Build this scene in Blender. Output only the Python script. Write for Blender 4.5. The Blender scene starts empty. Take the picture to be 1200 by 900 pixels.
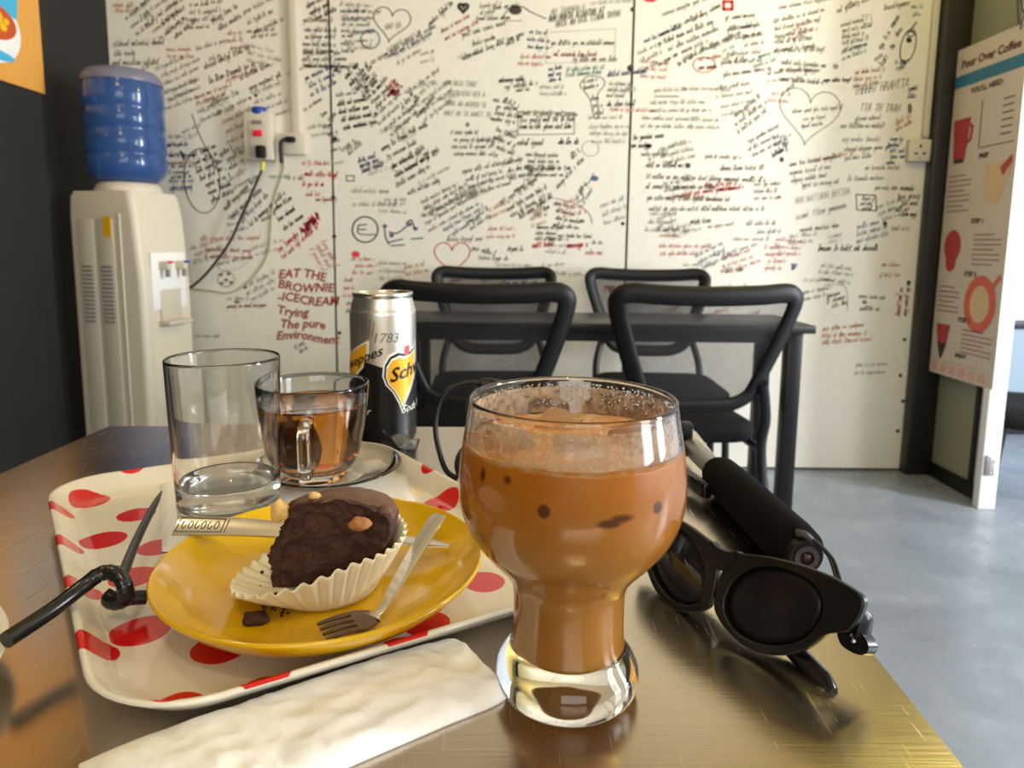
import bpy, bmesh, math, random
from mathutils import Vector, Matrix, noise as mnoise
import numpy as np

SC = bpy.context.scene
COL = SC.collection
PI = math.pi
rnd = random.Random(7)

# ------------------------------------------------------------------ camera
ZT = 0.76                    # table top height
ZC = 0.945                   # lens height
PITCH, ROLL, FPX, CPX, CPY = math.radians(7.5), math.radians(0.6), 800.0, 600.0, 390.0
fw = Vector((0, math.cos(PITCH), -math.sin(PITCH)))
u0 = Vector((0, math.sin(PITCH), math.cos(PITCH)))
RI = Vector((1, 0, 0)) * math.cos(ROLL) + u0 * math.sin(ROLL)
UP = u0 * math.cos(ROLL) - Vector((1, 0, 0)) * math.sin(ROLL)
cd = bpy.data.cameras.new('camera')
cam = bpy.data.objects.new('camera', cd)
COL.objects.link(cam)
m = Matrix.Identity(4)
for i in range(3):
    m[i][0], m[i][1], m[i][2] = RI[i], UP[i], -fw[i]
m[0][3], m[1][3], m[2][3] = 0, 0, ZC
cam.matrix_world = m
cd.sensor_fit = 'HORIZONTAL'
cd.sensor_width = 36
cd.lens = 24.0
cd.shift_y = -0.05
cd.clip_start = 0.01
cd.dof.use_dof = True
cd.dof.focus_distance = 0.34
cd.dof.aperture_fstop = 16
SC.camera = cam

# ------------------------------------------------------------------ world, light, exposure
SC.view_settings.view_transform = 'Standard'
SC.view_settings.look = 'None'
SC.view_settings.gamma = 1
SC.view_settings.exposure = 0.0
W = bpy.data.worlds.new('sky')
SC.world = W
W.use_nodes = True
bg = W.node_tree.nodes['Background']
bg.inputs[0].default_value = (0.80, 0.90, 1.0, 1)
bg.inputs[1].default_value = 1.1

def area(name, loc, target, sx, sy, power, col, spread=180):
    l = bpy.data.lights.new(name, 'AREA')
    l.shape = 'RECTANGLE'; l.size = sx; l.size_y = sy
    l.energy = power; l.color = col; l.spread = math.radians(spread)
    o = bpy.data.objects.new(name, l); COL.objects.link(o)
    o.location = loc
    d = Vector(target) - Vector(loc)
    o.rotation_euler = d.to_track_quat('-Z', 'Y').to_euler()
    return o
def bulb(name, loc, power, col, r=0.07):
    l = bpy.data.lights.new(name, 'POINT'); l.energy = power; l.color = col; l.shadow_soft_size = r
    o = bpy.data.objects.new(name, l); COL.objects.link(o); o.location = loc
area('doorway_daylight', (3.75, 0.75, 1.50), (0.6, 2.7, 0.9), 0.65, 2.1, 150, (0.93, 0.97, 1.0))
area('side_window_daylight', (3.3, -0.55, 1.45), (0.3, 0.3, 0.9), 0.7, 1.7, 48, (0.96, 0.98, 1.0))
area('front_window_daylight', (0.35, -2.45, 1.75), (0.4, 2.0, 1.0), 1.9, 1.3, 27, (1.0, 0.95, 0.86))
bulb('bulb_rear', (-0.9, 0.7, 2.4), 11, (1.0, 0.82, 0.48))
bulb('bulb_front', (0.1, -0.6, 2.35), 15, (1.0, 0.84, 0.58))
bulb('bulb_right', (1.25, 1.6, 2.4), 17, (1.0, 0.85, 0.18))

# ------------------------------------------------------------------ survey: photograph pixel -> metres on a plane of the room
def ray(px, py):
    return fw + RI * ((px - CPX) / FPX) + UP * ((CPY - py) / FPX)
def on_y(px, py, y):
    d = ray(px, py); return Vector((0, 0, ZC)) + d * (y / d.y)
def on_z(px, py, z):
    d = ray(px, py); return Vector((0, 0, ZC)) + d * ((z - ZC) / d.z)

# ------------------------------------------------------------------ materials
def srgb(r, g, b):
    f = lambda c: ((c / 255 + 0.055) / 1.055) ** 2.4 if c > 10 else c / 255 / 12.92
    return (f(r), f(g), f(b), 1)

class NT:
    def __init__(s, name):
        s.m = bpy.data.materials.new(name); s.m.use_nodes = True
        s.t = s.m.node_tree; s.n = s.t.nodes; s.p = s.n['Principled BSDF']; s.out = s.n['Material Output']
    def node(s, kind, **kw):
        n = s.n.new(kind)
        for k, v in kw.items():
            setattr(n, k, v)
        return n
    def link(s, a, b):
        s.t.links.new(a, b)
    def val(s, sock, v):
        if hasattr(v, 'is_linked') or isinstance(v, bpy.types.NodeSocket):
            s.link(v, sock)
        else:
            sock.default_value = v
    def math(s, op, a, b=0.0, c=None, clamp=False):
        n = s.node('ShaderNodeMath', operation=op, use_clamp=clamp)
        s.val(n.inputs[0], a); s.val(n.inputs[1], b)
        if c is not None: s.val(n.inputs[2], c)
        return n.outputs[0]
    def mix(s, f, a, b):
        n = s.node('ShaderNodeMix', data_type='RGBA')
        s.val(n.inputs[0], f); s.val(n.inputs[6], a); s.val(n.inputs[7], b)
        return n.outputs[2]
    def obj(s):
        return s.node('ShaderNodeTexCoord').outputs['Object']
    def mapped(s, vec, scale=(1, 1, 1), rot=(0, 0, 0), loc=(0, 0, 0)):
        n = s.node('ShaderNodeMapping'); s.link(vec, n.inputs[0])
        n.inputs['Scale'].default_value = scale; n.inputs['Rotation'].default_value = rot; n.inputs['Location'].default_value = loc
        return n.outputs[0]
    def noise(s, vec, scale, detail=4, rough=0.55, dist=0):
        n = s.node('ShaderNodeTexNoise'); s.link(vec, n.inputs['Vector'])
        n.inputs['Scale'].default_value = scale; n.inputs['Detail'].default_value = detail
        n.inputs['Roughness'].default_value = rough; n.inputs['Distortion'].default_value = dist
        return n.outputs[0]
    def ramp(s, f, lo, hi):
        n = s.node('ShaderNodeMapRange'); s.val(n.inputs[0], f)
        n.inputs[1].default_value = lo; n.inputs[2].default_value = hi
        return n.outputs[0]
    def bump(s, h, strength, dist=0.001):
        n = s.node('ShaderNodeBump'); s.link(h, n.inputs['Height'])
        n.inputs['Strength'].default_value = strength; n.inputs['Distance'].default_value = dist
        s.link(n.outputs[0], s.p.inputs['Normal'])
    def set(s, **kw):
        for k, v in kw.items():
            s.val(s.p.inputs[k.replace('_', ' ')], v)
        return s

def plain(name, col, rough=0.5, metal=0.0, var=0.08, scale=30, bump=0.0, bdist=0.0005, **kw):
    t = NT(name)
    co = t.obj()
    nz = t.noise(co, scale)
    a = tuple(max(0, c * (1 - var)) for c in col[:3]) + (1,)
    b = tuple(min(1, c * (1 + var)) for c in col[:3]) + (1,)
    t.link(t.mix(nz, a, b), t.p.inputs['Base Color'])
    t.p.inputs['Roughness'].default_value = rough
    t.p.inputs['Metallic'].default_value = metal
    for k, v in kw.items():
        t.p.inputs[k.replace('_', ' ')].default_value = v
    if bump: t.bump(t.noise(co, scale * 6), bump, bdist)
    return t.m

def glass(name, col=(1, 1, 1, 1), ior=1.45, rough=0.0):
    t = NT(name)
    t.set(Base_Color=col, Roughness=rough, IOR=ior)
    t.p.inputs['Transmission Weight'].default_value = 1
    return t.m

M = {}
M['black_plastic'] = plain('black_plastic', (0.006, 0.006, 0.0065, 1), 0.45, Specular_IOR_Level=0.3)
M['black_satin'] = plain('black_satin', (0.007, 0.0065, 0.006, 1), 0.32, Specular_IOR_Level=0.3)
M['black_gloss'] = plain('black_gloss', (0.007, 0.007, 0.008, 1), 0.18, Specular_IOR_Level=0.35)
M['black_rubber'] = plain('black_rubber', (0.012, 0.012, 0.012, 1), 0.6)
M['foam'] = plain('black_foam', (0.006, 0.0055, 0.005, 1), 1.0, Specular_IOR_Level=0.1, bump=0.5, scale=300, bdist=0.0004)
M['cushion'] = plain('black_cushion', (0.007, 0.007, 0.008, 1), 0.85, Specular_IOR_Level=0.2, bump=0.3, scale=120)
M['grey_metal'] = plain('grey_metal', (0.30, 0.29, 0.28, 1), 0.35, 0.9)
M['dark_metal'] = plain('dark_metal', (0.03, 0.03, 0.035, 1), 0.35, 0.6)
M['chrome'] = plain('chrome', (0.8, 0.8, 0.8, 1), 0.15, 1.0, 0.02)
M['steel_fork'] = plain('cutlery_steel', (0.66, 0.63, 0.60, 1), 0.22, 1.0, 0.05)
M['steel_dark'] = plain('cutlery_engraving', (0.10, 0.09, 0.08, 1), 0.5, 0.6)
M['white_plastic'] = plain('white_plastic', srgb(208, 199, 182), 0.4, var=0.03, scale=6)
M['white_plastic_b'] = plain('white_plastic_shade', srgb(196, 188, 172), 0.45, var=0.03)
M['white_paint'] = plain('white_paint', srgb(232, 232, 230), 0.35, var=0.04, scale=8)
M['cream_melamine'] = plain('cream_melamine', srgb(232, 226, 212), 0.15, var=0.02)
M['grey_slot'] = plain('grey_slot', (0.22, 0.21, 0.19, 1), 0.7)
M['yellow_sticker'] = plain('yellow_sticker', srgb(222, 170, 20), 0.5)
M['blue_cap'] = plain('blue_cap', srgb(20, 60, 160), 0.4)
M['red_switch'] = plain('red_switch', srgb(235, 30, 60), 0.35)
M['yellow_tag'] = plain('yellow_tag', srgb(215, 205, 60), 0.5)
M['cable'] = plain('black_cable', (0.02, 0.018, 0.016, 1), 0.5)
M['charcoal'] = plain('charcoal_wall_paint', (0.0135, 0.0122, 0.0105, 1), 0.8, var=0.25, scale=3, bump=0.15)
M['column'] = plain('black_column_paint', (0.012, 0.010, 0.008, 1), 0.35, var=0.3, scale=9)
M['olive'] = plain('olive_panel', srgb(142, 142, 122), 0.4, var=0.08, scale=2)
M['ceiling'] = plain('ceiling_paint', srgb(214, 196, 160), 0.9)
M['glass'] = glass('clear_glass')
M['thin_plastic'] = glass('clear_plastic_film', (0.97, 0.97, 0.95, 1), 1.3, 0.12)

def ink(name, c):
    return plain('ink_' + name, c, 0.7, var=0.2, scale=60)
INK = {
    'k': ink('black', srgb(122, 114, 102)), 'g': ink('grey', srgb(156, 149, 138)), 'f': ink('faded', srgb(196, 189, 177)),
    'b': ink('blue', srgb(84, 96, 128)), 'c': ink('pale_blue', srgb(140, 164, 176)), 'r': ink('red', srgb(206, 62, 58)),
    'd': ink('dark_red', srgb(150, 56, 44)), 'p': ink('pink', srgb(222, 160, 150)), 'm': ink('crimson', srgb(212, 40, 78)),
    'o': ink('orange', srgb(214, 160, 122)), 'K': ink('deep_black', srgb(66, 59, 50)), 'n': ink('green', srgb(150, 180, 165)),
}

# table steel: brushed, scratched
t = NT('brushed_steel')
co = t.obj()
brush = t.noise(t.mapped(co, (6, 220, 6)), 3, 4)
blot = t.noise(co, 9, 4, 0.6)
s1 = t.ramp(t.noise(t.mapped(co, (620, 34, 1), (0, 0, 0.9)), 1.0, 2, 0.4), 0.71, 0.82)
s2 = t.ramp(t.noise(t.mapped(co, (700, 26, 1), (0, 0, -0.5)), 1.0, 2, 0.4), 0.71, 0.82)
s3 = t.ramp(t.noise(t.mapped(co, (560, 40, 1), (0, 0, 1.9)), 1.0, 2, 0.4), 0.71, 0.82)
scr = t.math('MAXIMUM', t.math('MAXIMUM', s1, s2), s3)
base = t.mix(blot, (0.46, 0.40, 0.34, 1), (0.64, 0.57, 0.49, 1))
base = t.mix(t.math('MULTIPLY', scr, 0.22), base, (0.85, 0.80, 0.70, 1))
rd = t.node('ShaderNodeVectorMath', operation='DISTANCE'); t.link(co, rd.inputs[0]); rd.inputs[1].default_value = (-0.169, 0.027, ZT)
ringm = t.ramp(t.math('ABSOLUTE', t.math('SUBTRACT', rd.outputs['Value'], 0.029)), 0.0022, 0.0004)
base = t.mix(t.math('MULTIPLY', ringm, 0.35), base, (0.75, 0.72, 0.68, 1))
t.set(Base_Color=base, Metallic=1.0)
t.link(t.math('ADD', t.math('MULTIPLY', blot, 0.12), t.math('ADD', 0.15, t.math('MULTIPLY', scr, 0.2))), t.p.inputs['Roughness'])
t.bump(t.math('ADD', brush, t.math('MULTIPLY', scr, 0.7)), 0.10, 0.0004)
M['steel'] = t.m

# concrete floor
t = NT('polished_concrete')
co = t.obj()
n1 = t.noise(co, 2.2, 6, 0.6, 0.6); n2 = t.noise(co, 14, 5, 0.65)
c = t.mix(t.ramp(n1, 0.3, 0.7), srgb(110, 118, 128), srgb(156, 164, 174))
c = t.mix(t.ramp(n2, 0.35, 0.75), c, srgb(126, 135, 146))
t.set(Base_Color=c)
t.link(t.ramp(n2, 0.0, 1.6), t.p.inputs['Roughness'])
t.bump(n2, 0.15, 0.004)
M['concrete'] = t.m

# whiteboard wall panel
t = NT('painted_fibre_board')
co = t.obj()
n1 = t.noise(co, 1.6, 5, 0.6); n2 = t.noise(co, 26, 4, 0.7)
c = t.mix(t.ramp(n1, 0.3, 0.75), srgb(230, 225, 212), srgb(222, 217, 206))
c = t.mix(t.math('MULTIPLY', t.ramp(n2, 0.5, 0.8), 0.25), c, srgb(196, 188, 178))
t.set(Base_Color=c, Roughness=0.45)
M['panel'] = t.m
M['seam'] = plain('dark_joint', (0.05, 0.04, 0.03, 1), 0.8)

# chair net: half see-through woven cloth
def net(name, alpha, col):
    t = NT(name)
    w = t.noise(t.mapped(t.obj(), (1, 1, 1)), 90, 2)
    t.set(Base_Color=col, Roughness=0.8)
    t.link(t.math('ADD', alpha - 0.08, t.math('MULTIPLY', w, 0.16)), t.p.inputs['Alpha'])
    return t.m
M['net'] = net('chair_net', 0.56, (0.025, 0.023, 0.026, 1))

# ------------------------------------------------------------------ mesh helpers
def mesh_obj(name, bm, mat, parent=None, smooth=True, kind=None):
    me = bpy.data.meshes.new(name)
    bm.normal_update()
    bm.to_mesh(me); bm.free()
    if smooth:
        for p in me.polygons: p.use_smooth = True
    if mat is not None: me.materials.append(mat)
    o = bpy.data.objects.new(name, me)
    COL.objects.link(o)
    if parent is not None: o.parent = parent
    if kind: o['kind'] = kind
    return o

def auto(o, ang=40):
    me = o.data
    bm = bmesh.new(); bm.from_mesh(me)
    lim = math.radians(ang)
    for e in bm.edges:
        if len(e.link_faces) == 2 and e.calc_face_angle(0) > lim: e.smooth = False
    bm.to_mesh(me); bm.free()
    return o

def thing(name, label, cat, loc=(0, 0, 0), rz=0.0, group=None):
    o = bpy.data.objects.new(name, None); COL.objects.link(o)
    o.empty_display_size = 0.02
    o.location = loc; o.rotation_euler = (0, 0, rz)
    return tag(o, label, cat, group)
def tag(o, label, cat, group=None):
    o['label'] = label; o['category'] = cat
    if group: o['group'] = group
    return o
def struct(o):
    o['kind'] = 'structure'; return o

def copy_tree(o, parent=None):
    c = o.copy(); COL.objects.link(c)
    if parent is not None: c.parent = parent
    for ch in list(o.children): copy_tree(ch, c)
    return c

def box(bm, c, s, rz=0.0, rot=None, bevel=0.0, seg=2):
    mt = Matrix.Translation(c) @ (rot if rot is not None else Matrix.Rotation(rz, 4, 'Z')) @ Matrix.Diagonal((*s, 1))
    r = bmesh.ops.create_cube(bm, size=1.0, matrix=mt)
    if bevel:
        es = list({e for v in r['verts'] for e in v.link_edges})
        bmesh.ops.bevel(bm, geom=es, offset=bevel, segments=seg, affect='EDGES', profile=0.5)
    return bm

def boxo(name, c, s, mat, parent=None, rz=0.0, bevel=0.0, rot=None):
    bm = bmesh.new(); box(bm, (0, 0, 0), s, rz, rot, bevel)
    o = mesh_obj(name, bm, mat, parent, smooth=bool(bevel))
    o.location = c
    if bevel: auto(o, 35)
    return o

def lathe(bm, prof, seg=64, rfun=None):
    rings = []
    for r, z in prof:
        if r < 1e-7:
            rings.append([bm.verts.new((0, 0, z))])
        else:
            rings.append([bm.verts.new((r * math.cos(2 * PI * k / seg), r * math.sin(2 * PI * k / seg), z)) for k in range(seg)])
    for a, b in zip(rings, rings[1:]):
        if len(a) == 1 and len(b) == 1: continue
        for k in range(seg):
            k2 = (k + 1) % seg
            if len(a) == 1: bm.faces.new((a[0], b[k2], b[k]))
            elif len(b) == 1: bm.faces.new((a[k], a[k2], b[0]))
            else: bm.faces.new((a[k], a[k2], b[k2], b[k]))
    bmesh.ops.recalc_face_normals(bm, faces=bm.faces)
    return bm

def smooth_prof(pts, n=6, closed=False):
    P = [Vector((a, b, 0)) for a, b in pts]
    out = []
    for i in range(len(P) - 1):
        p0 = P[max(i - 1, 0)]; p1 = P[i]; p2 = P[i + 1]; p3 = P[min(i + 2, len(P) - 1)]
        for k in range(n):
            u = k / n
            q = 0.5 * ((2 * p1) + (p2 - p0) * u + (2 * p0 - 5 * p1 + 4 * p2 - p3) * u * u + (3 * p1 - p0 - 3 * p2 + p3) * u ** 3)
            out.append((max(q.x, 0), q.y))
    out.append((P[-1].x, P[-1].y))
    return out

def spline(pts, n=8, closed=False):
    P = [Vector(p) for p in pts]; N = len(P); out = []
    rng = range(N) if closed else range(N - 1)
    for i in rng:
        if closed:
            p0, p1, p2, p3 = P[i - 1], P[i], P[(i + 1) % N], P[(i + 2) % N]
        else:
            p0, p1, p2, p3 = P[max(i - 1, 0)], P[i], P[i + 1], P[min(i + 2, N - 1)]
        for k in range(n):
            u = k / n
            out.append(0.5 * ((2 * p1) + (p2 - p0) * u + (2 * p0 - 5 * p1 + 4 * p2 - p3) * u * u + (3 * p1 - p0 - 3 * p2 + p3) * u ** 3))
    if not closed: out.append(P[-1])
    return out

def tube(bm, pts, rad, seg=10, closed=False, flat=1.0, thin=1.0):
    pts = [Vector(p) for p in pts]; N = len(pts)
    rads = rad if isinstance(rad, (list, tuple)) else [rad] * N
    rings = []; prev = None
    for i, p in enumerate(pts):
        if closed: tg = pts[(i + 1) % N] - pts[i - 1]
        else: tg = pts[min(i + 1, N - 1)] - pts[max(i - 1, 0)]
        tg.normalize()
        if prev is None:
            a = Vector((0, 0, 1)) if abs(tg.z) < 0.9 else Vector((1, 0, 0))
            nrm = (a - tg * a.dot(tg)).normalized()
        else:
            nrm = (prev - tg * prev.dot(tg)).normalized()
        prev = nrm; bn = tg.cross(nrm)
        rings.append([bm.verts.new(p + (nrm * math.cos(2 * PI * k / seg) * flat + bn * math.sin(2 * PI * k / seg) * thin) * rads[i]) for k in range(seg)])
    for i in range(N if closed else N - 1):
        a = rings[i]; b = rings[(i + 1) % N]
        for k in range(seg):
            bm.faces.new((a[k], a[(k + 1) % seg], b[(k + 1) % seg], b[k]))
    if not closed:
        bm.faces.new(list(reversed(rings[0]))); bm.faces.new(rings[-1])
    return bm

def tubeo(name, pts, rad, mat, parent=None, seg=10, closed=False, flat=1.0):
    bm = bmesh.new(); tube(bm, pts, rad, seg, closed, flat)
    bmesh.ops.recalc_face_normals(bm, faces=bm.faces)
    return auto(mesh_obj(name, bm, mat, parent), 50)

def latheo(name, prof, mat, parent=None, seg=64, loc=None):
    bm = bmesh.new(); lathe(bm, prof, seg)
    o = mesh_obj(name, bm, mat, parent)
    if loc is not None: o.location = loc
    return o

def prism(bm, outline, z0, z1, xf=None):
    """closed outline of (x, y) extruded from z0 to z1; xf maps a local point into place"""
    f = xf or (lambda v: v)
    a = [bm.verts.new(f(Vector((x, y, z0)))) for x, y in outline]
    b = [bm.verts.new(f(Vector((x, y, z1)))) for x, y in outline]
    n = len(a)
    bm.faces.new(list(reversed(a))); bm.faces.new(b)
    for k in range(n): bm.faces.new((a[k], a[(k + 1) % n], b[(k + 1) % n], b[k]))
    return bm

def ring_prism(bm, outer, inner, z0, z1, xf=None):
    """frame between two outlines with equal point counts"""
    f = xf or (lambda v: v)
    n = len(outer)
    L = [[bm.verts.new(f(Vector((x, y, z)))) for x, y in o] for o, z in ((outer, z0), (inner, z0), (inner, z1), (outer, z1))]
    for i in range(4):
        a, b = L[i], L[(i + 1) % 4]
        for k in range(n): bm.faces.new((a[k], a[(k + 1) % n], b[(k + 1) % n], b[k]))
    bmesh.ops.recalc_face_normals(bm, faces=bm.faces)
    return bm

def rrect(hx, hy, r, n=8):
    out = []
    for cx, cy, a0 in ((hx - r, hy - r, 0), (-hx + r, hy - r, 90), (-hx + r, -hy + r, 180), (hx - r, -hy + r, 270)):
        for k in range(n + 1):
            a = math.radians(a0 + 90 * k / n)
            out.append((cx + r * math.cos(a), cy + r * math.sin(a)))
    return out

def loft(bm, loops, cap0=True, cap1=True):
    R_ = [[bm.verts.new(p) for p in L] for L in loops]
    for a, b in zip(R_, R_[1:]):
        n = len(a)
        for k in range(n): bm.faces.new((a[k], a[(k + 1) % n], b[(k + 1) % n], b[k]))
    if cap0: bm.faces.new(list(reversed(R_[0])))
    if cap1: bm.faces.new(R_[-1])
    bmesh.ops.recalc_face_normals(bm, faces=bm.faces)
    return bm

def text_mesh(s, size, align='LEFT', shear=0.0, bold=0.0, spacing=1.0):
    cu = bpy.data.curves.new('t', 'FONT'); cu.body = s; cu.size = size; cu.shear = shear; cu.align_x = align
    cu.offset = bold; cu.resolution_u = 2; cu.space_character = spacing
    o = bpy.data.objects.new('t', cu); COL.objects.link(o)
    dg = bpy.context.evaluated_depsgraph_get(); dg.update()
    me = bpy.data.meshes.new_from_object(o.evaluated_get(dg))
    bpy.data.objects.remove(o); bpy.data.curves.remove(cu)
    return me
def text_into(bm, s, size, f, **kw):
    me = text_mesh(s, size, **kw)
    vs = [bm.verts.new(f(v.co.x, v.co.y)) for v in me.vertices]
    for p in me.polygons:
        try: bm.faces.new([vs[i] for i in p.vertices])
        except ValueError: pass
    bpy.data.meshes.remove(me)

# ================================================================== SETTING
YW, XL, XR, YB, ZH = 2.81, -1.60, 1.76, -2.6, 2.85
struct(boxo('floor', (1.0, 0.6, -0.05), (5.4, 6.6, 0.1), M['concrete']))
struct(boxo('ceiling', (0.08, 0.1, ZH + 0.05), (3.6, 5.6, 0.1), M['ceiling']))
struct(boxo('wall_left', (XL - 0.06, 0.1, ZH / 2), (0.12, 5.7, ZH), M['charcoal']))
# wall behind the camera, with a window opening
bm = bmesh.new()
for c, s in (((-1.1, YB, 1.42), (1.0, 0.1, ZH)), ((1.58, YB, 1.42), (0.5, 0.1, ZH)), ((0.36, YB, 0.5), (1.95, 0.1, 1.0)), ((0.36, YB, 2.65), (1.95, 0.1, 0.4))):
    box(bm, c, s)
struct(mesh_obj('wall_front', bm, M['ceiling'], smooth=False))
# wall on the right: panel by the column, then the open doorway, then wall
bm = bmesh.new()
box(bm, (XR + 0.05, -1.75, ZH / 2), (0.1, 1.7, ZH)); box(bm, (XR + 0.05, 0.76, 2.6), (0.1, 3.32, 0.5))
struct(mesh_obj('wall_right', bm, M['panel'], smooth=False))

wall = struct(boxo('wall_back', (0.08, YW + 0.065, ZH / 2), (3.56, 0.1, ZH), M['seam']))
def panel(x0, x1):
    boxo('panel', ((x0 + x1) / 2 - 0.08, -0.0575, 0.005), (x1 - x0, 0.015, ZH - 0.01), M['panel'], wall)
S1, S2 = -0.7305, 0.464
panel(XL, S1 - 0.005); panel(S1 + 0.005, S2 - 0.005); panel(S2 + 0.005, 1.70)
WL = Vector(wall.location)
# screws along the joints
bm = bmesh.new()
for px, py in ((394, 82), (393, 162), (391, 231), (392, 277), (738, 79), (741, 11), (730, 262), (1065, 331), (1060, 398), (1055, 440), (398, 390), (1052, 505), (1058, 470)):
    p = on_y(px, py, YW)
    bmesh.ops.create_uvsphere(bm, u_segments=8, v_segments=5, radius=0.008, matrix=Matrix.Translation((p.x - WL.x, -0.066, p.z - WL.z)) @ Matrix.Diagonal((1, .35, 1, 1)))
mesh_obj('screws', bm, M['column'], wall, kind='stuff')

# ---------------- handwriting on the panels
GL = {
    'n': [[(0, 0), (.08, 1), (.15, .2), (.4, 1), (.55, .8), (.6, 0)]], 'm': [[(0, 0), (.05, 1), (.2, .3), (.3, 1), (.4, .1), (.55, 1), (.7, .9), (.75, 0)]],
    'e': [[(0, .4), (.45, .55), (.35, 1), (.05, .7), (.1, .1), (.5, .1)]], 'o': [[(.4, .95), (.08, .8), (.05, .2), (.35, 0), (.52, .5), (.4, .95)]],
    'l': [[(0, 0), (.3, 1.9), (.15, 1.9), (.12, .1), (.35, 0)]], 't': [[(.22, 1.7), (.18, .1), (.42, .05)], [(0, 1.1), (.45, 1.15)]],
    'g': [[(.45, .9), (.1, .85), (.1, .2), (.45, .3), (.5, .95), (.42, -.7), (.05, -.55)]], 'u': [[(0, 1), (.05, .1), (.35, .1), (.45, 1), (.5, 0)]],
    's': [[(.4, .9), (.1, .85), (.35, .4), (.3, 0), (0, .05)]], 'd': [[(.4, .8), (.1, .8), (.05, .15), (.4, .2), (.5, 1.8), (.48, 0)]],
    'i': [[(.1, 1), (.1, 0), (.22, .05)], [(.1, 1.45), (.12, 1.5)]], 'v': [[(0, 1), (.2, 0), (.42, 1)]], 'k': [[(0, 1.8), (.02, 0)], [(.4, 1), (.05, .5), (.42, 0)]],
    'H': [[(0, 0), (.02, 1.7)], [(.5, 1.7), (.5, 0)], [(0, .85), (.5, .9)]], 'A': [[(0, 0), (.3, 1.7), (.6, 0)], [(.1, .6), (.5, .6)]], 'T': [[(.3, 0), (.3, 1.6)], [(0, 1.65), (.6, 1.65)]],
}
LOW = 'neoutsdlgivmk'; CAP = 'HATAHT'
class Ink:
    def __init__(s): s.v = []; s.f = []
    def stroke(s, pts, w):
        for a, b in zip(pts, pts[1:]):
            d = Vector((b[0] - a[0], b[1] - a[1])); L = d.length
            if L < 1e-6: continue
            d /= L; nx, ny = -d.y * w / 2, d.x * w / 2; e = d * (w * .3)
            i = len(s.v)
            ax, az, bx, bz = a[0] - e.x, a[1] - e.y, b[0] + e.x, b[1] + e.y
            s.v += [(ax + nx, az + ny), (ax - nx, az - ny), (bx - nx, bz - ny), (bx + nx, bz + ny)]
            s.f.append((i, i + 1, i + 2, i + 3))
    def build(s, col, name='handwriting'):
        if not s.f: return
        me = bpy.data.meshes.new(name)
        me.from_pydata([(x - WL.x, -0.0662, z - WL.z) for x, z in s.v], [], s.f)
        me.materials.append(INK[col])
        o = bpy.data.objects.new(name, me); COL.objects.link(o); o.parent = wall
        return o
PXM = YW / FPX        # one photograph pixel on the wall, metres
SHARED = {}
def block(x, y, w, n, sp, size, ang, col, wt=1.0, caps=False, shared=False):
    """n lines of scribbled hand lettering, first baseline starting at photograph pixel (x, y)"""
    p = on_y(x, y, YW); a = math.radians(ang)
    ex = Vector((math.cos(a), math.sin(a))); ey = Vector((-ex.y, ex.x))
    ink_ = SHARED.setdefault(col, Ink()) if shared else Ink()
    S = size * PXM * 0.56
    for ln in range(n):
        o = Vector((p.x, p.z)) - ey * (sp * PXM * ln) + ex * rnd.uniform(-1, 4) * PXM
        Lw = w * PXM * (rnd.uniform(.72, 1.0) if n > 1 else 1); cx = 0
        left = rnd.randint(2, 6)
        wob = rnd.uniform(-.03, .03)
        while cx < Lw:
            g = GL[rnd.choice(CAP if caps else LOW)]
            sl = .22
            for st in g:
                pts = []
                for gx, gy in st:
                    q = o + ex * (cx + (gx + gy * sl) * S * 1.15) + ey * ((gy + rnd.uniform(-.08, .08)) * S + wob * cx)
                    pts.append((q.x, q.y))
                ink_.stroke(pts, 0.53 * PXM * wt)
            cx += S * 1.15 * (max(q[0] for st in g for q in st) + .14)
            left -= 1
            if left <= 0:
                cx += S * rnd.uniform(.6, .95); left = rnd.randint(2, 7)
    if not shared: ink_.build(col)
def line_px(pts, col, wt=1.2, name='drawing', closed=False, n=6):
    P = [on_y(x, y, YW) for x, y in pts]
    P = spline([(p.x, p.z, 0) for p in P], n, closed)
    P = [(p.x, p.y) for p in P]
    if closed: P.append(P[0])
    k = Ink(); k.stroke(P, wt * PXM); k.build(col, name)
def ell(cx, cy, rx, ry, col, wt=1.2, rot=0, a0=0, a1=360):
    pts = []
    for k in range(25):
        a = math.radians(a0 + (a1 - a0) * k / 24); c, s_ = math.cos(a) * rx, math.sin(a) * ry; r = math.radians(rot)
        pts.append((cx + c * math.cos(r) - s_ * math.sin(r), cy + c * math.sin(r) + s_ * math.cos(r)))
    line_px(pts, col, wt, n=1)
def heart(cx, cy, s, col, wt=1.2, rot=0):
    pts = []
    for k in range(33):
        a = 2 * PI * k / 32
        x = 16 * math.sin(a) ** 3; y = -(13 * math.cos(a) - 5 * math.cos(2 * a) - 2 * math.cos(3 * a) - math.cos(4 * a))
        r = math.radians(rot); x, y = x * s / 16, y * s / 16
        pts.append((cx + x * math.cos(r) - y * math.sin(r), cy + x * math.sin(r) + y * math.cos(r)))
    line_px(pts, col, wt, n=1)
def blot(cx, cy, rx, ry, col):
    k = Ink()
    for j in range(6):
        y = cy + ry * (-1 + 2 * (j + .5) / 6); h = rx * math.sqrt(max(0.05, 1 - ((y - cy) / ry) ** 2))
        a, b = on_y(cx - h, y, YW), on_y(cx + h, y, YW)
        k.stroke([(a.x, a.z), (b.x, b.z)], ry * 2 / 6 * PXM)
    k.build(col, 'drawing')
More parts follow.
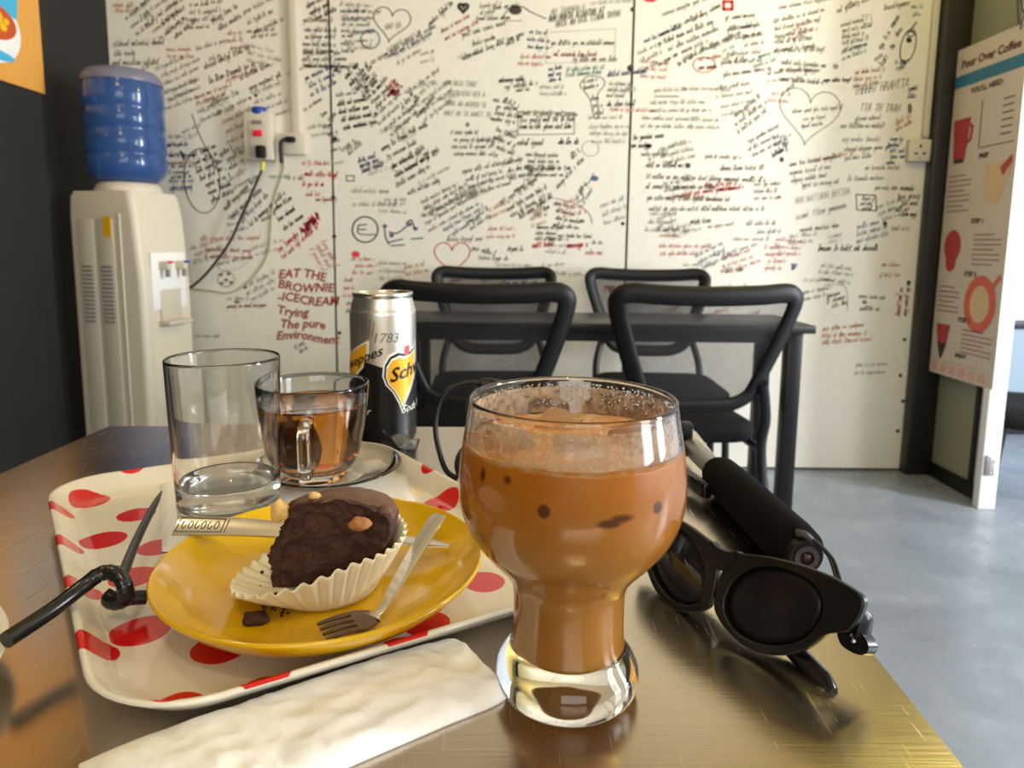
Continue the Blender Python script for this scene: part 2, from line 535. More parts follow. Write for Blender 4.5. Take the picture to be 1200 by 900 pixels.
def words(lines, x, y, sp, size, ang, col, bold=0.0):
    p = on_y(x, y, YW); a = math.radians(ang); ex = Vector((math.cos(a), math.sin(a))); ey = Vector((-ex.y, ex.x))
    bm = bmesh.new()
    for i, s in enumerate(lines):
        o = Vector((p.x, p.z)) - ey * sp * PXM * i
        jig = rnd.uniform(0, 6)
        def f(tx, ty, o=o, jig=jig):
            q = o + ex * tx + ey * (ty + .006 * math.sin(tx * 30 + jig))
            return Vector((q.x - WL.x, -0.0662, q.y - WL.z))
        text_into(bm, s, size * PXM * 1.35, f, shear=0.15, bold=bold)
    o = mesh_obj('handwriting', bm, INK[col], wall, smooth=False)
    return o

BL = [
 # left board
 (148, 24, 34, 3, 10, 5, 33, 'k'), (160, 12, 32, 1, 9, 5, 33, 'k'), (165, 22, 50, 4, 10, 5, 34, 'k'), (190, 30, 32, 3, 10, 5, 38, 'k', 1.2), (196, 12, 24, 2, 9, 5, 30, 'k'),
 (132, 8, 26, 2, 6, 5, 0, 'o'), (130, 55, 56, 1, 11, 7, 4, 'k', 1.4), (130, 66, 26, 1, 11, 6, 3, 'k', 1.2), (130, 77, 52, 1, 11, 7, 2, 'k', 1.4),
 (218, 8, 26, 4, 8, 5, 3, 'g'), (240, 6, 20, 3, 9, 5, 8, 'k'), (248, 27, 42, 2, 11, 6, 28, 'k', 1.5), (284, 18, 42, 3, 12, 6, 26, 'k', 1.2),
 (264, 42, 22, 3, 8, 5, 8, 'o'), (290, 39, 32, 2, 6, 5, 6, 'g', 1.2), (287, 54, 40, 3, 8, 5, -12, 'f'), (228, 60, 36, 1, 9, 5, 16, 'g'),
 (237, 83, 64, 2, 16, 7, 22, 'K', 1.5), (283, 94, 40, 2, 14, 6, 24, 'k', 1.3), (245, 72, 12, 1, 8, 6, 20, 'g'), (228, 117, 46, 2, 6, 5, 20, 'o', 1.2), (262, 98, 40, 1, 6, 5, 22, 'p'),
 (195, 60, 30, 2, 7, 5, 0, 'o'), (247, 126, 46, 6, 11, 6, 24, 'g'), (295, 112, 44, 4, 10, 5, 20, 'f', 1.2), (182, 84, 50, 5, 9, 5, 24, 'f', 1.2), (186, 112, 42, 3, 9, 5, 20, 'f'),
 (188, 138, 14, 1, 8, 6, 50, 'c', 1.3), (230, 135, 40, 2, 10, 5, 28, 'g'), (190, 162, 28, 7, 10, 5, 3, 'c'), (195, 172, 30, 5, 12, 5, 3, 'b'), (212, 158, 24, 2, 8, 5, 24, 'f'),
 (223, 186, 32, 7, 9, 6, 24, 'K', 1.3), (258, 184, 24, 3, 9, 6, 30, 'k', 1.2), (256, 222, 42, 3, 10, 5, 32, 'f', 1.2), (262, 250, 56, 1, 10, 6, 44, 'k', 1.4), (272, 257, 48, 1, 10, 6, 44, 'k', 1.4),
 (282, 262, 44, 1, 10, 6, 44, 'k', 1.3), (293, 267, 54, 1, 10, 6, 42, 'k', 1.4), (318, 251, 30, 3, 12, 6, 36, 'K', 1.4), (305, 262, 16, 1, 8, 6, 30, 'k'),
 (353, 193, 26, 1, 12, 6, 0, 'r', 1.2), (353, 206, 36, 1, 12, 6, 0, 'r', 1.4), (354, 218, 24, 1, 12, 6, 0, 'r', 1.4), (358, 230, 18, 1, 12, 6, 0, 'r'), (368, 236, 24, 1, 12, 5, 3, 'd'),
 (324, 299, 66, 1, 9, 7, 40, 'm', 1.5), (330, 306, 56, 1, 9, 6, 41, 'r', 1.2), (354, 272, 30, 2, 5, 6, 46, 'm', 2.6), (376, 282, 40, 3, 8, 6, -62, 'p', 1.2), (232, 282, 72, 1, 8, 6, 0, 'p', 1.2), (240, 294, 62, 2, 8, 5, 0, 'p', 1.2),
 (265, 361, 46, 1, 8, 5, 3, 'd'), (262, 352, 26, 1, 8, 5, 3, 'f'), (285, 340, 42, 3, 8, 6, 28, 'f', 1.2), (254, 312, 40, 1, 7, 6, 14, 'g'), (335, 210, 18, 1, 9, 6, -3, 'k', 1.3), (378, 152, 12, 4, 9, 5, 20, 'k', 1.2),
 (346, 410, 14, 2, 7, 5, 35, 'k', 1.3), (225, 395, 30, 1, 6, 5, 0, 'f'),
 # strip beside the trunking and over the first joint
 (360, 10, 28, 3, 8, 6, 26, 'K', 1.3), (354, 26, 32, 1, 8, 6, 0, 'k', 1.4), (354, 37, 42, 4, 7.5, 5, 0, 'k', 1.2), (354, 64, 54, 3, 7, 5, 0, 'k', 1.1), (354, 79, 58, 1, 7, 6, 0, 'k', 1.3), (398, 44, 14, 3, 8, 5, 0, 'k'),
 (356, 96, 46, 3, 9, 6, 26, 'b', 1.2), (355, 132, 22, 1, 9, 5, 32, 'k'), (378, 138, 14, 2, 8, 6, 40, 'k', 1.2), (360, 152, 24, 2, 9, 5, 10, 'f'),
 (398, 7, 42, 5, 7, 5, 0, 'f', 1.3), (398, 15, 34, 2, 9, 5, 0, 'c'), (405, 42, 32, 3, 8, 5, 5, 'f'),
 # middle board
 (447, 36, 16, 1, 8, 7, 8, 'k', 1.1, True), (425, 82, 90, 1, 8, 6, 30, 'k', 1.4), (452, 70, 56, 1, 8, 5, 27, 'b'), (404, 96, 24, 4, 9, 6, 48, 'K', 1.3), (420, 100, 26, 3, 10, 6, 50, 'k', 1.2), (393, 114, 24, 1, 8, 5, 8, 'k'),
 (393, 125, 40, 4, 9, 6, 11, 'K', 1.5), (430, 118, 26, 3, 7, 5, 42, 'k', 1.2), (438, 140, 46, 4, 9, 5, 40, 'g', 1.2), (472, 130, 24, 2, 8, 6, 56, 'k', 1.2), (490, 138, 30, 1, 8, 6, 50, 'k', 1.4),
 (453, 110, 16, 3, 5, 6, 50, 'p', 2.0), (475, 112, 46, 5, 9, 5, 35, 'f', 1.3), (455, 60, 44, 3, 9, 5, 28, 'f', 1.1),
 (402, 178, 22, 2, 8, 6, 42, 'k', 1.2), (418, 192, 26, 3, 6, 6, 20, 'b', 1.4), (404, 178, 14, 1, 8, 5, 30, 'g'), (408, 226, 50, 2, 15, 6, 1, 'f', 1.3), (450, 236, 24, 1, 8, 5, 3, 'f'),
 (445, 179, 34, 1, 9, 6, 30, 'K', 1.4), (478, 158, 22, 1, 9, 6, 22, 'k', 1.4), (454, 187, 44, 2, 12, 6, 28, 'k', 1.3), (460, 198, 46, 2, 11, 6, 30, 'k', 1.3), (460, 210, 56, 1, 9, 6, 30, 'k', 1.4), (462, 222, 44, 1, 9, 6, 32, 'k', 1.4), (476, 230, 40, 1, 9, 6, 24, 'k', 1.2), (494, 184, 18, 1, 9, 6, 18, 'k', 1.3),
 (493, 240, 66, 3, 8, 5, 29, 'g', 1.1), (494, 256, 76, 3, 9, 5, 30, 'g', 1.0), (520, 272, 60, 2, 9, 5, 32, 'c', 1.1), (545, 265, 30, 2, 8, 5, 34, 'g', 1.1), (530, 232, 46, 2, 9, 5, 24, 'f', 1.1),
 (520, 100, 54, 4, 11, 6, -1, 'g', 1.1, True), (528, 157, 42, 4, 8, 5, 0, 'g', 1.3), (540, 204, 60, 1, 9, 6, 12, 'k', 1.2), (546, 213, 56, 3, 8, 5, 14, 'k', 1.2), (590, 194, 30, 3, 9, 6, 14, 'k', 1.2), (578, 152, 32, 3, 9, 6, -22, 'k', 1.4),
 (524, 283, 44, 1, 8, 6, 1, 'k', 1.2), (552, 292, 26, 1, 8, 6, -14, 'k', 1.4), (592, 294, 18, 1, 8, 6, 0, 'k', 1.4), (556, 304, 34, 1, 8, 6, 0, 'g', 1.2), (580, 312, 60, 2, 9, 5, 0, 'f'), (630, 322, 56, 1, 9, 5, 0, 'f'),
 (575, 12, 32, 1, 7, 6, 5, 'k', 1.2), (558, 24, 36, 1, 7, 5, 3, 'k', 1.1), (560, 10, 24, 2, 7, 5, 8, 'g'), (505, 30, 34, 1, 7, 6, 42, 'k', 1.4), (516, 40, 46, 2, 9, 5, 28, 'p', 1.3), (538, 45, 50, 1, 8, 6, 16, 'k', 1.3), (552, 55, 26, 1, 8, 6, 18, 'k', 1.3), (540, 72, 74, 1, 8, 6, 22, 'k', 1.3), (590, 56, 16, 1, 8, 6, 24, 'k', 1.3),
 (643, 18, 36, 1, 8, 7, 9, 'k', 1.2, True), (643, 26, 66, 1, 8, 7, 10, 'K', 1.5, True), (648, 33, 72, 1, 8, 7, 9, 'K', 1.5, True), (690, 6, 50, 1, 8, 5, 4, 'f'), (617, 39, 26, 3, 8, 5, -3, 'b', 1.1), (646, 53, 68, 1, 8, 6, 0, 'k', 1.2), (648, 66, 50, 1, 8, 6, 0, 'd', 1.1), (668, 72, 48, 1, 8, 6, 1, 'k', 1.3),
 (606, 68, 34, 2, 7, 5, -2, 'p', 1.2), (584, 97, 28, 1, 8, 6, 4, 'K', 1.4), (590, 105, 36, 1, 8, 6, 9, 'k', 1.3), (603, 108, 14, 1, 8, 5, 5, 'k', 1.2), (660, 84, 46, 2, 6, 5, 6, 'n', 1.4), (640, 84, 18, 3, 6, 5, 10, 'b', 1.2), (632, 104, 32, 2, 7, 5, 0, 'f', 1.2),
 (578, 119, 34, 4, 7, 6, -7, 'k', 1.3), (608, 135, 62, 1, 8, 6, 0, 'g', 1.5), (609, 143, 62, 1, 8, 6, 0, 'k', 1.5), (609, 151, 58, 1, 8, 6, 0, 'k', 1.6), (606, 170, 30, 1, 8, 7, 0, 'k', 1.7), (652, 169, 22, 1, 8, 7, 0, 'K', 1.8), (560, 165, 20, 3, 8, 5, -3, 'g'),
 (683, 98, 20, 2, 7, 5, 12, 'k', 1.2), (692, 118, 10, 3, 8, 6, 5, 'k', 1.3), (712, 100, 30, 3, 6.5, 5, 0, 'k', 1.1), (708, 125, 32, 1, 6, 6, 4, 'K', 1.3), (712, 130, 50, 1, 6, 5, 0, 'p'), (712, 90, 44, 1, 6, 6, 6, 'b', 1.4), (690, 140, 48, 2, 10, 5, 0, 'f', 1.1), (690, 158, 46, 2, 9, 5, 0, 'f'),
 (614, 183, 44, 4, 7.5, 5, 0, 'g', 1.3), (618, 201, 50, 1, 7, 6, 3, 'K', 1.2), (586, 240, 46, 1, 8, 6, 30, 'k', 1.4), (592, 250, 50, 1, 8, 6, 31, 'k', 1.5), (598, 256, 50, 1, 8, 6, 31, 'k', 1.5), (608, 258, 44, 1, 8, 6, 33, 'k', 1.5), (624, 257, 24, 1, 8, 6, 34, 'k', 1.4), (600, 228, 30, 1, 8, 6, 30, 'K', 1.4),
 (652, 224, 30, 1, 8, 6, 50, 'k', 1.2), (668, 190, 14, 2, 10, 6, 46, 'k', 1.2), (650, 240, 30, 4, 8, 5, -9, 'k', 1.1), (676, 236, 24, 2, 9, 5, 60, 'g'), (626, 268, 30, 3, 6.5, 5, 0, 'k', 1.1), (652, 278, 40, 1, 7, 5, 0, 'k', 1.1), (620, 291, 22, 1, 8, 7, 6, 'r', 2.0), (662, 291, 22, 1, 8, 7, 7, 'r', 2.2), (686, 298, 20, 1, 8, 6, -2, 'p', 1.6), (690, 286, 12, 1, 7, 5, 0, 'g'), (700, 245, 34, 3, 10, 5, 20, 'f'),
 (568, 270, 36, 2, 9, 5, 0, 'p'), (412, 305, 26, 3, 8, 5, 0, 'p', 1.1), (440, 310, 40, 3, 9, 5, 0, 'f'), (402, 330, 12, 5, 9, 5, 0, 'p', 1.2), (590, 325, 50, 2, 9, 6, 3, 'K', 1.2), (575, 338, 30, 1, 9, 6, 0, 'K', 1.3), (528, 332, 30, 1, 8, 6, 16, 'r', 1.1),
 # right board
 (775, 20, 76, 1, 8, 6, 20, 'g', 1.2), (752, 52, 46, 1, 8, 5, 22, 'b', 1.2), (772, 44, 50, 1, 8, 6, 26, 'k', 1.3), (812, 26, 34, 1, 8, 6, 28, 'k', 1.2), (772, 54, 64, 1, 8, 6, 24, 'k', 1.3), (780, 62, 60, 1, 8, 6, 24, 'g', 1.3), (798, 64, 40, 2, 8, 6, 24, 'g', 1.2), (769, 80, 22, 1, 8, 6, 30, 'k', 1.3), (794, 79, 24, 1, 8, 6, 32, 'K', 1.4), (820, 62, 46, 1, 8, 6, 24, 'k', 1.3), (744, 66, 28, 3, 9, 5, 22, 'f', 1.1),
 (848, 24, 44, 2, 12, 6, 8, 'k', 1.2), (848, 38, 40, 2, 10, 6, 10, 'k', 1.1), (870, 46, 24, 2, 9, 5, 12, 'g'), (852, 66, 40, 2, 9, 5, 6, 'g'), (844, 76, 30, 1, 9, 6, 8, 'k', 1.2), (844, 91, 52, 1, 9, 6, 10, 'k', 1.1), (815, 72, 24, 1, 8, 5, 8, 'o', 1.4), (816, 82, 22, 1, 8, 6, 4, 'd', 1.6), (880, 72, 28, 2, 8, 5, 20, 'n', 1.2),
 (760, 122, 74, 2, 9, 5, 0, 'f', 1.2), (750, 140, 90, 2, 9, 5, 0, 'f', 1.2), (764, 108, 60, 1, 8, 5, 3, 'f', 1.3), (838, 106, 40, 2, 9, 5, 10, 'f', 1.2), (842, 128, 46, 2, 9, 5, 12, 'f'), (862, 138, 34, 1, 8, 6, 40, 'k', 1.1), (860, 150, 46, 2, 9, 6, 38, 'g', 1.2), (874, 170, 46, 3, 8, 5, 28, 'g', 1.2), (904, 186, 18, 1, 8, 6, 32, 'K', 1.6),
 (905, 28, 60, 3, 8, 5, 12, 'g', 1.1), (905, 52, 52, 2, 9, 6, 6, 'k', 1.2), (903, 62, 56, 1, 9, 6, 2, 'k', 1.3), (912, 75, 50, 1, 9, 6, -3, 'k', 1.2), (912, 84, 44, 1, 9, 6, 0, 'k', 1.2), (912, 95, 48, 1, 9, 6, -3, 'K', 1.3), (908, 12, 56, 1, 9, 5, 10, 'g'), (965, 96, 30, 1, 9, 5, 0, 'K', 1.4), (920, 110, 34, 1, 9, 6, 40, 'g', 1.1),
 (742, 164, 34, 1, 9, 6, 4, 'K', 1.5), (740, 173, 22, 1, 9, 6, 0, 'K', 1.5), (750, 183, 30, 1, 9, 5, 2, 'g', 1.2), (770, 178, 40, 3, 8, 5, 14, 'f', 1.2), (822, 185, 40, 1, 9, 5, 0, 'g', 1.1),
 (757, 196, 42, 1, 9, 6, 0, 'k', 1.5), (842, 200, 50, 1, 9, 6, 2, 'g', 1.5), (758, 209, 136, 1, 9, 6, 0, 'k', 1.2), (757, 221, 84, 1, 9, 6, 0, 'k', 1.4), (758, 234, 94, 1, 9, 6, -1, 'k', 1.2), (758, 247, 132, 1, 9, 6, -1, 'k', 1.1), (758, 252, 30, 1, 9, 5, 0, 'f', 1.2), (800, 230, 66, 1, 9, 6, 9, 'r', 1.3), (822, 220, 36, 1, 9, 6, 6, 'r', 1.2), (842, 224, 16, 1, 7, 6, 5, 'r', 1.8), (788, 232, 40, 1, 6, 5, 0, 'p', 1.3), (880, 218, 28, 3, 8, 5, 3, 'g'),
 (810, 262, 20, 1, 9, 6, 4, 'k', 1.3), (825, 268, 30, 1, 9, 5, 6, 'g'), (870, 264, 34, 1, 9, 6, 0, 'k', 1.2), (888, 274, 26, 1, 9, 5, 5, 'g'), (842, 320, 26, 1, 9, 7, 3, 'k', 1.4), (845, 338, 30, 1, 9, 6, 0, 'g', 1.2), (896, 292, 22, 4, 8, 6, 0, 'p', 1.1), (928, 318, 10, 1, 8, 6, 50, 'b', 1.8), (860, 282, 40, 1, 9, 5, 0, 'f'), (770, 290, 60, 2, 9, 5, 0, 'p'), (800, 312, 40, 1, 9, 5, 0, 'f'),
 (980, 16, 36, 1, 9, 6, 22, 'k', 1.3), (984, 32, 32, 5, 6.5, 5, 13, 'g', 1.2), (985, 64, 34, 2, 7, 5, 20, 'n', 1.2), (1036, 12, 28, 1, 8, 6, 12, 'k', 1.2), (1068, 10, 14, 2, 8, 5, 0, 'c'), (1046, 34, 14, 1, 9, 7, 60, 'k', 1.4), (1038, 48, 8, 1, 9, 6, 60, 'k', 1.6), (1050, 46, 8, 1, 9, 6, 60, 'k', 1.6), (1030, 60, 8, 1, 9, 6, 50, 'k', 1.5), (1044, 60, 8, 1, 9, 6, 50, 'k', 1.6), (1034, 80, 14, 1, 9, 8, 66, 'k', 1.5), (1046, 76, 12, 2, 6, 5, 10, 'c', 1.3), (1024, 74, 8, 1, 9, 6, 40, 'g', 1.3),
 (998, 112, 62, 1, 9, 10, 8, 'k', 1.5, True), (1004, 130, 46, 1, 9, 9, 0, 'k', 1.4, True), (998, 88, 34, 3, 7, 5, 8, 'o', 1.3), (1060, 107, 12, 2, 8, 6, 5, 'b', 1.4), (1000, 142, 26, 1, 9, 6, 4, 'g', 1.2), (985, 150, 48, 1, 9, 6, 2, 'g', 1.3), (986, 166, 46, 1, 9, 7, 2, 'k', 1.1), (988, 178, 52, 1, 9, 6, 4, 'k', 1.1), (990, 188, 30, 1, 9, 6, 6, 'g', 1.2), (1014, 199, 42, 1, 9, 6, 2, 'g', 1.2), (990, 212, 40, 1, 9, 6, 2, 'k', 1.2), (1040, 165, 16, 5, 6.5, 5, 0, 'b', 1.2), (1048, 148, 20, 2, 7, 6, 30, 'o', 1.4),
 (922, 196, 58, 1, 9, 6, 11, 'k', 1.2), (922, 206, 54, 2, 9, 6, 11, 'k', 1.2), (936, 220, 40, 1, 9, 6, 8, 'k', 1.1), (930, 240, 66, 1, 9, 8, 12, 'g', 1.1, True), (932, 258, 62, 1, 9, 8, 13, 'k', 1.1), (936, 272, 44, 1, 9, 6, 8, 'k', 1.1), (968, 280, 16, 2, 6, 5, 12, 'f'), (1000, 270, 40, 3, 8, 6, 16, 'c', 1.2), (1040, 222, 26, 1, 9, 7, -3, 'K', 1.6), (1048, 233, 24, 1, 9, 6, 2, 'k', 1.5), (1054, 241, 18, 1, 9, 6, 2, 'K', 1.5), (1048, 248, 14, 1, 9, 6, 0, 'k', 1.5), (1056, 253, 18, 1, 9, 6, -3, 'K', 1.5), (1022, 222, 16, 1, 9, 5, 0, 'k'), (1044, 270, 24, 1, 9, 6, 2, 'g', 1.2),
 (957, 294, 72, 1, 9, 7, 2, 'K', 1.6), (968, 350, 22, 3, 6.5, 6, 17, 'k', 1.2), (1005, 349, 30, 1, 7, 6, -3, 'k', 1.2), (1006, 364, 22, 1, 7, 6, 0, 'g', 1.3), (1054, 372, 44, 2, 8, 6, 88, 'd', 1.3), (962, 388, 60, 3, 8, 6, 6, 'o', 1.3), (960, 312, 44, 3, 8, 5, -6, 'f', 1.2), (1030, 312, 30, 2, 12, 5, 0, 'o'), (940, 330, 30, 1, 8, 5, 0, 'f'), (880, 410, 26, 3, 8, 6, 0, 'p', 1.3), (1000, 430, 40, 2, 9, 5, 3, 'f'),
 (835, 300, 26, 1, 8, 5, 0, 'g'), (768, 270, 40, 1, 8, 5, 0, 'f', 1.3), (756, 262, 36, 2, 9, 5, 0, 'f', 1.2),
]
for b in BL:
    b = list(b)
    if b[7] == 'k' and rnd.random() < .34: b[7] = 'g'
    if b[7] == 'K' and rnd.random() < .3: b[7] = 'k'
    block(*b, shared=(b[7] == 'f')) if len(b) == 10 else block(*b, **({'shared': True} if b[7] == 'f' else {}))
words(['EAT THE', 'BROWNIE', '-ICECREAM', 'Trying', ' The pure', 'Environment'], 326, 324, 14.6, 10.6, -4, 'd', 0.0013)
ell(237, 212, 21, 38, 'k', 1.4, -6); line_px([(225, 134), (234, 158), (246, 182), (252, 196)], 'k', 1.2)
heart(459, 26, 22, 'k', 1.2, 8); ell(434, 46, 11, 11, 'c', 1.6)
ell(428, 269, 15, 15, 'K', 1.7); line_px([(420, 264), (430, 263)], 'k', 1.5); line_px([(420, 264), (421, 274), (440, 275)], 'k', 1.5); line_px([(421, 269), (429, 269)], 'k', 1.5)
for p in ([(451, 268), (452, 278), (456, 286)], [(456, 284), (472, 280)], [(456, 272), (466, 273), (478, 264)], [(476, 262), (482, 258), (486, 268)], [(458, 288), (474, 287)], [(482, 280), (496, 279)]):
    line_px(p, 'b', 1.6)
for p in ((459, 276), (451, 265), (487, 268), (480, 263)): blot(*p, 2.6, 2.2, 'b')
ell(265, 327, 10, 9, 'g', 1.0)
for p in ((259, 322), (268, 321), (265, 328), (260, 332), (271, 331)): blot(*p, 2.2, 1.8, 'k')
blot(278, 354, 3, 2, 'k'); blot(287, 336, 2, 2, 'k'); line_px([(252, 309), (262, 317), (280, 314), (292, 306)], 'f', 1.0)
heart(543, 9, 6, 'K', 2.2); blot(543, 8, 5, 4, 'k')
ell(575, 297, 0.1, 0.1, 'r'); heart(530, 300, 21, 'r', 1.2); blot(417, 298, 4.5, 3.6, 'r'); blot(461, 108, 4, 3.5, 'm'); blot(460, 100, 3, 6, 'p')
line_px([(588, 22), (598, 9), (612, 8), (622, 14), (640, 22)], 'k', 1.2); blot(604, 12, 7, 5, 'K'); line_px([(590, 25), (612, 24)], 'f', 1.4)
line_px([(641, 38), (640, 74), (720, 72), (722, 34), (641, 38)], 'f', 1.0, n=1)
line_px([(607, 131), (673, 132), (673, 157), (607, 158), (607, 131)], 'g', 1.3, n=1)
line_px([(682, 104), (680, 98), (690, 89), (706, 92), (708, 100), (700, 112), (702, 135), (696, 137), (692, 118), (684, 106)], 'k', 1.0)
blot(697, 209, 4, 3, 'b'); line_px([(696, 203), (690, 214), (680, 222), (684, 232), (676, 238)], 'c', 1.4); ell(692, 174, 10, 9, 'f', 1.0)
line_px([(649, 232), (672, 238), (690, 250), (694, 262)], 'g', 1.0); blot(682, 259, 3, 2, 'k')
line_px([(848, 2), (858, 2), (858, 11), (848, 11), (848, 2)], 'r', 3.4, n=1); blot(762, 0, 7, 2.6, 'r')
ell(825, 76, 13, 9, 'o', 1.4); line_px([(768, 113), (795, 113)], 'g', 2.2, n=1); blot(760, 171, 3.4, 2.6, 'K'); blot(806, 194, 3, 3, 'K'); blot(916, 187, 2.2, 3, 'K'); blot(920, 170, 3, 2.4, 'g'); blot(913, 231, 2, 1.8, 'd')
heart(948, 132, 36, 'g', 1.2, 8); block(925, 133, 56, 1, 8, 5, 4, 'g', 1.1); block(938, 142, 30, 2, 8, 5, 8, 'g')
ell(1064, 54, 8.5, 20, 'k', 1.4, 14); blot(1065, 47, 3, 3, 'K'); line_px([(1066, 36), (1074, 26)], 'k', 1.8); ell(1067, 40, 4, 3, 'k', 1.2); line_px([(1058, 70), (1060, 76), (1064, 69)], 'k', 1.3); blot(1066, 127, 2, 5.5, 'k')
line_px([(1003, 228), (1026, 229), (1027, 247), (1004, 246), (1003, 228)], 'k', 1.4, n=1); block(1007, 235, 16, 3, 5.5, 5, 3, 'k', 1.1)
line_px([(1010, 18), (1020, 17), (1022, 27), (1012, 28), (1010, 18)], 'f', 1.4, n=1)
line_px([(966, 334), (990, 336), (993, 365)], 'f', 1.2); blot(1013, 354, 2.6, 2.2, 'k'); blot(979, 78, 3, 3, 'g'); blot(1037, 262, 2.4, 2.4, 'K')
line_px([(406, 206), (415, 206), (415, 212), (406, 212), (406, 206)], 'k', 1.4, n=1); blot(548, 146, 2, 2.6, 'k'); blot(739, 80, 3.4, 4, 'K'); blot(717, 340, 4, 3.6, 'm'); block(704, 339, 10, 1, 8, 7, 3, 'd', 1.2)
line_px([(212, 178), (216, 186)], 'b', 3.4, n=1); blot(293, 115, 1.6, 1.6, 'K'); blot(300, 112, 1.8, 1.8, 'K')
# faded older writing under the rest
for i in range(70):
    x, y = rnd.uniform(150, 1030), rnd.uniform(4, 400)
    if y > 330 and x < 560: continue
    block(x, y, rnd.uniform(18, 46), rnd.choice((1, 2, 3)), 8, 5, rnd.uniform(-6, 32), rnd.choice('ffffgcpo'), 0.9, shared=True)
for c_, k_ in SHARED.items():
    o = k_.build(c_, 'faded_handwriting')
    if o: o['kind'] = 'stuff'

# column, trims, panel by the doorway
struct(boxo('trim_1', (1.7115, 2.782, ZH / 2), (0.118, 0.052, ZH), M['column'], bevel=0.004))
struct(boxo('trim_2', (1.752, 2.60, 0.03), (0.012, 0.34, 0.06), M['black_plastic']))
wp = struct(boxo('trim_3', (1.772, 2.61, ZH / 2), (0.03, 0.38, ZH), M['olive']))
boxo('edge_strip', (-0.017, -0.098, -0.9), (0.008, 0.022, 1.02), M['black_plastic'], wp)
jamb = struct(boxo('trim_4', (1.737, 2.405, 1.15), (0.062, 0.034, 2.3), M['white_paint'], bevel=0.003))
hg = boxo('hinge', (-0.006, -0.018, -0.985), (0.034, 0.01, 0.075), M['grey_metal'], jamb, bevel=0.002)
bm = bmesh.new()
for dz in (-.024, .024):
    bmesh.ops.create_uvsphere(bm, u_segments=8, v_segments=5, radius=0.003, matrix=Matrix.Translation((0, -0.006, dz)))
mesh_obj('screws', bm, M['chrome'], hg)
# beyond the doorway: forecourt with a glazed partition
M['out_wall'] = plain('pale_outside_wall', srgb(226, 234, 244), 0.7)
struct(boxo('wall_outside', (2.9, 4.0, 1.5), (2.3, 0.1, 3.0), M['out_wall']))
part_ = thing('glazed_partition', 'pale glass partition with a dark rail, standing outside the open doorway', 'partition', (2.62, 3.42, 0))
M['pane'] = plain('frosted_pane', srgb(150, 166, 182), 0.15, var=0.03)
boxo('lower_pane', (0, 0, 0.30), (1.3, 0.016, 0.49), M['pane'], part_)
boxo('upper_pane', (0, 0, 1.067), (1.3, 0.016, 0.96), M['out_wall'], part_)
boxo('rail', (0, 0, 0.565), (1.3, 0.04, 0.045), M['dark_metal'], part_, bevel=0.004)
boxo('bottom_rail', (0, 0, 0.03), (1.3, 0.04, 0.06), M['dark_metal'], part_, bevel=0.004)
boxo('top_rail', (0, 0, 1.57), (1.3, 0.04, 0.05), M['dark_metal'], part_, bevel=0.004)
for sx in (-0.64, 0.64): boxo('post', (sx, 0, 0.8), (0.035, 0.042, 1.6), M['white_paint'], part_, bevel=0.004)

# ================================================================== WALL FITTINGS
tr = boxo('cable_trunking', (-0.8665, YW - 0.011, 2.105), (0.032, 0.018, 1.47), M['white_plastic'], bevel=0.003)
tag(tr, 'white plastic cable trunking running down the wall to the twin-hole socket', 'trunking')
t2 = boxo('cable_trunking', (1.637, YW - 0.010, 2.10), (0.024, 0.016, 1.44), M['white_plastic'], bevel=0.003)
tag(t2, 'cream cable trunking running down the wall beside the black column', 'trunking')
so = thing('wall_socket', 'white wall socket with a black plug, at the lower end of the trunking', 'socket', (-0.873, YW, 1.328))
boxo('plate', (0, -0.012, 0), (0.086, 0.022, 0.086), M['white_plastic'], so, bevel=0.005)
boxo('plug', (-0.012, -0.034, 0.014), (0.038, 0.026, 0.022), M['black_plastic'], so, bevel=0.005)
tubeo('plug_cord', spline([(-0.028, -0.045, 0.014), (-0.046, -0.046, 0.0), (-0.052, -0.034, -0.03), (-0.055, -0.02, -0.075)]), 0.0075, M['cable'], so)
so2 = thing('wall_socket', 'white wall socket low on the cream trunking beside the black column', 'socket', (1.612, YW, 1.326))
boxo('plate', (0, -0.015, 0), (0.088, 0.028, 0.086), M['white_plastic'], so2, bevel=0.005)
bm = bmesh.new()
for dx, dz, w, h in ((0, .016, .007, .012), (-.016, -.012, .012, .007), (.016, -.012, .012, .007), (.0, -.03, .004, .004)): box(bm, (dx, -0.029, dz), (w, 0.003, h))
mesh_obj('pin_hole', bm, M['black_plastic'], so2, smooth=False)
tm = thing('timer_box', 'white timer box with blue knob and red switch, on the wall left of the trunking', 'timer', (-1.007, YW, 1.352))
boxo('housing', (0, -0.03, 0), (0.112, 0.056, 0.185), M['white_plastic'], tm, bevel=0.008)
boxo('face_plate', (0.004, -0.0585, -0.012), (0.074, 0.005, 0.135), M['white_plastic_b'], tm, bevel=0.002)
latheo('knob', [(0, 0), (0.026, 0), (0.028, 0.004), (0.028, 0.022), (0.024, 0.028), (0, 0.028)], M['blue_cap'], tm, 24, (0.002, -0.034, 0.083))
boxo('switch', (0.004, -0.063, 0.008), (0.036, 0.010, 0.024), M['red_switch'], tm, bevel=0.003)
boxo('plug', (0.018, -0.074, -0.064), (0.036, 0.034, 0.048), M['black_plastic'], tm, bevel=0.007)
boxo('shade_cap', (0.002, -0.061, 0.05), (0.04, 0.006, 0.016), M['grey_slot'], tm, bevel=0.002)
cb = thing('power_cable', 'thin black power cable drooping from the timer box to the water dispenser', 'cable', (-0.99, YW, 1.25))
pts = []
for px, py in ((311, 178), (309, 193), (305, 205), (296, 225), (283, 255), (270, 283), (252, 309), (236, 327), (222, 338), (214, 341)):
    p = on_y(px, py, YW - 0.04); pts.append((p.x + 0.99, -0.045, p.z - 1.25))
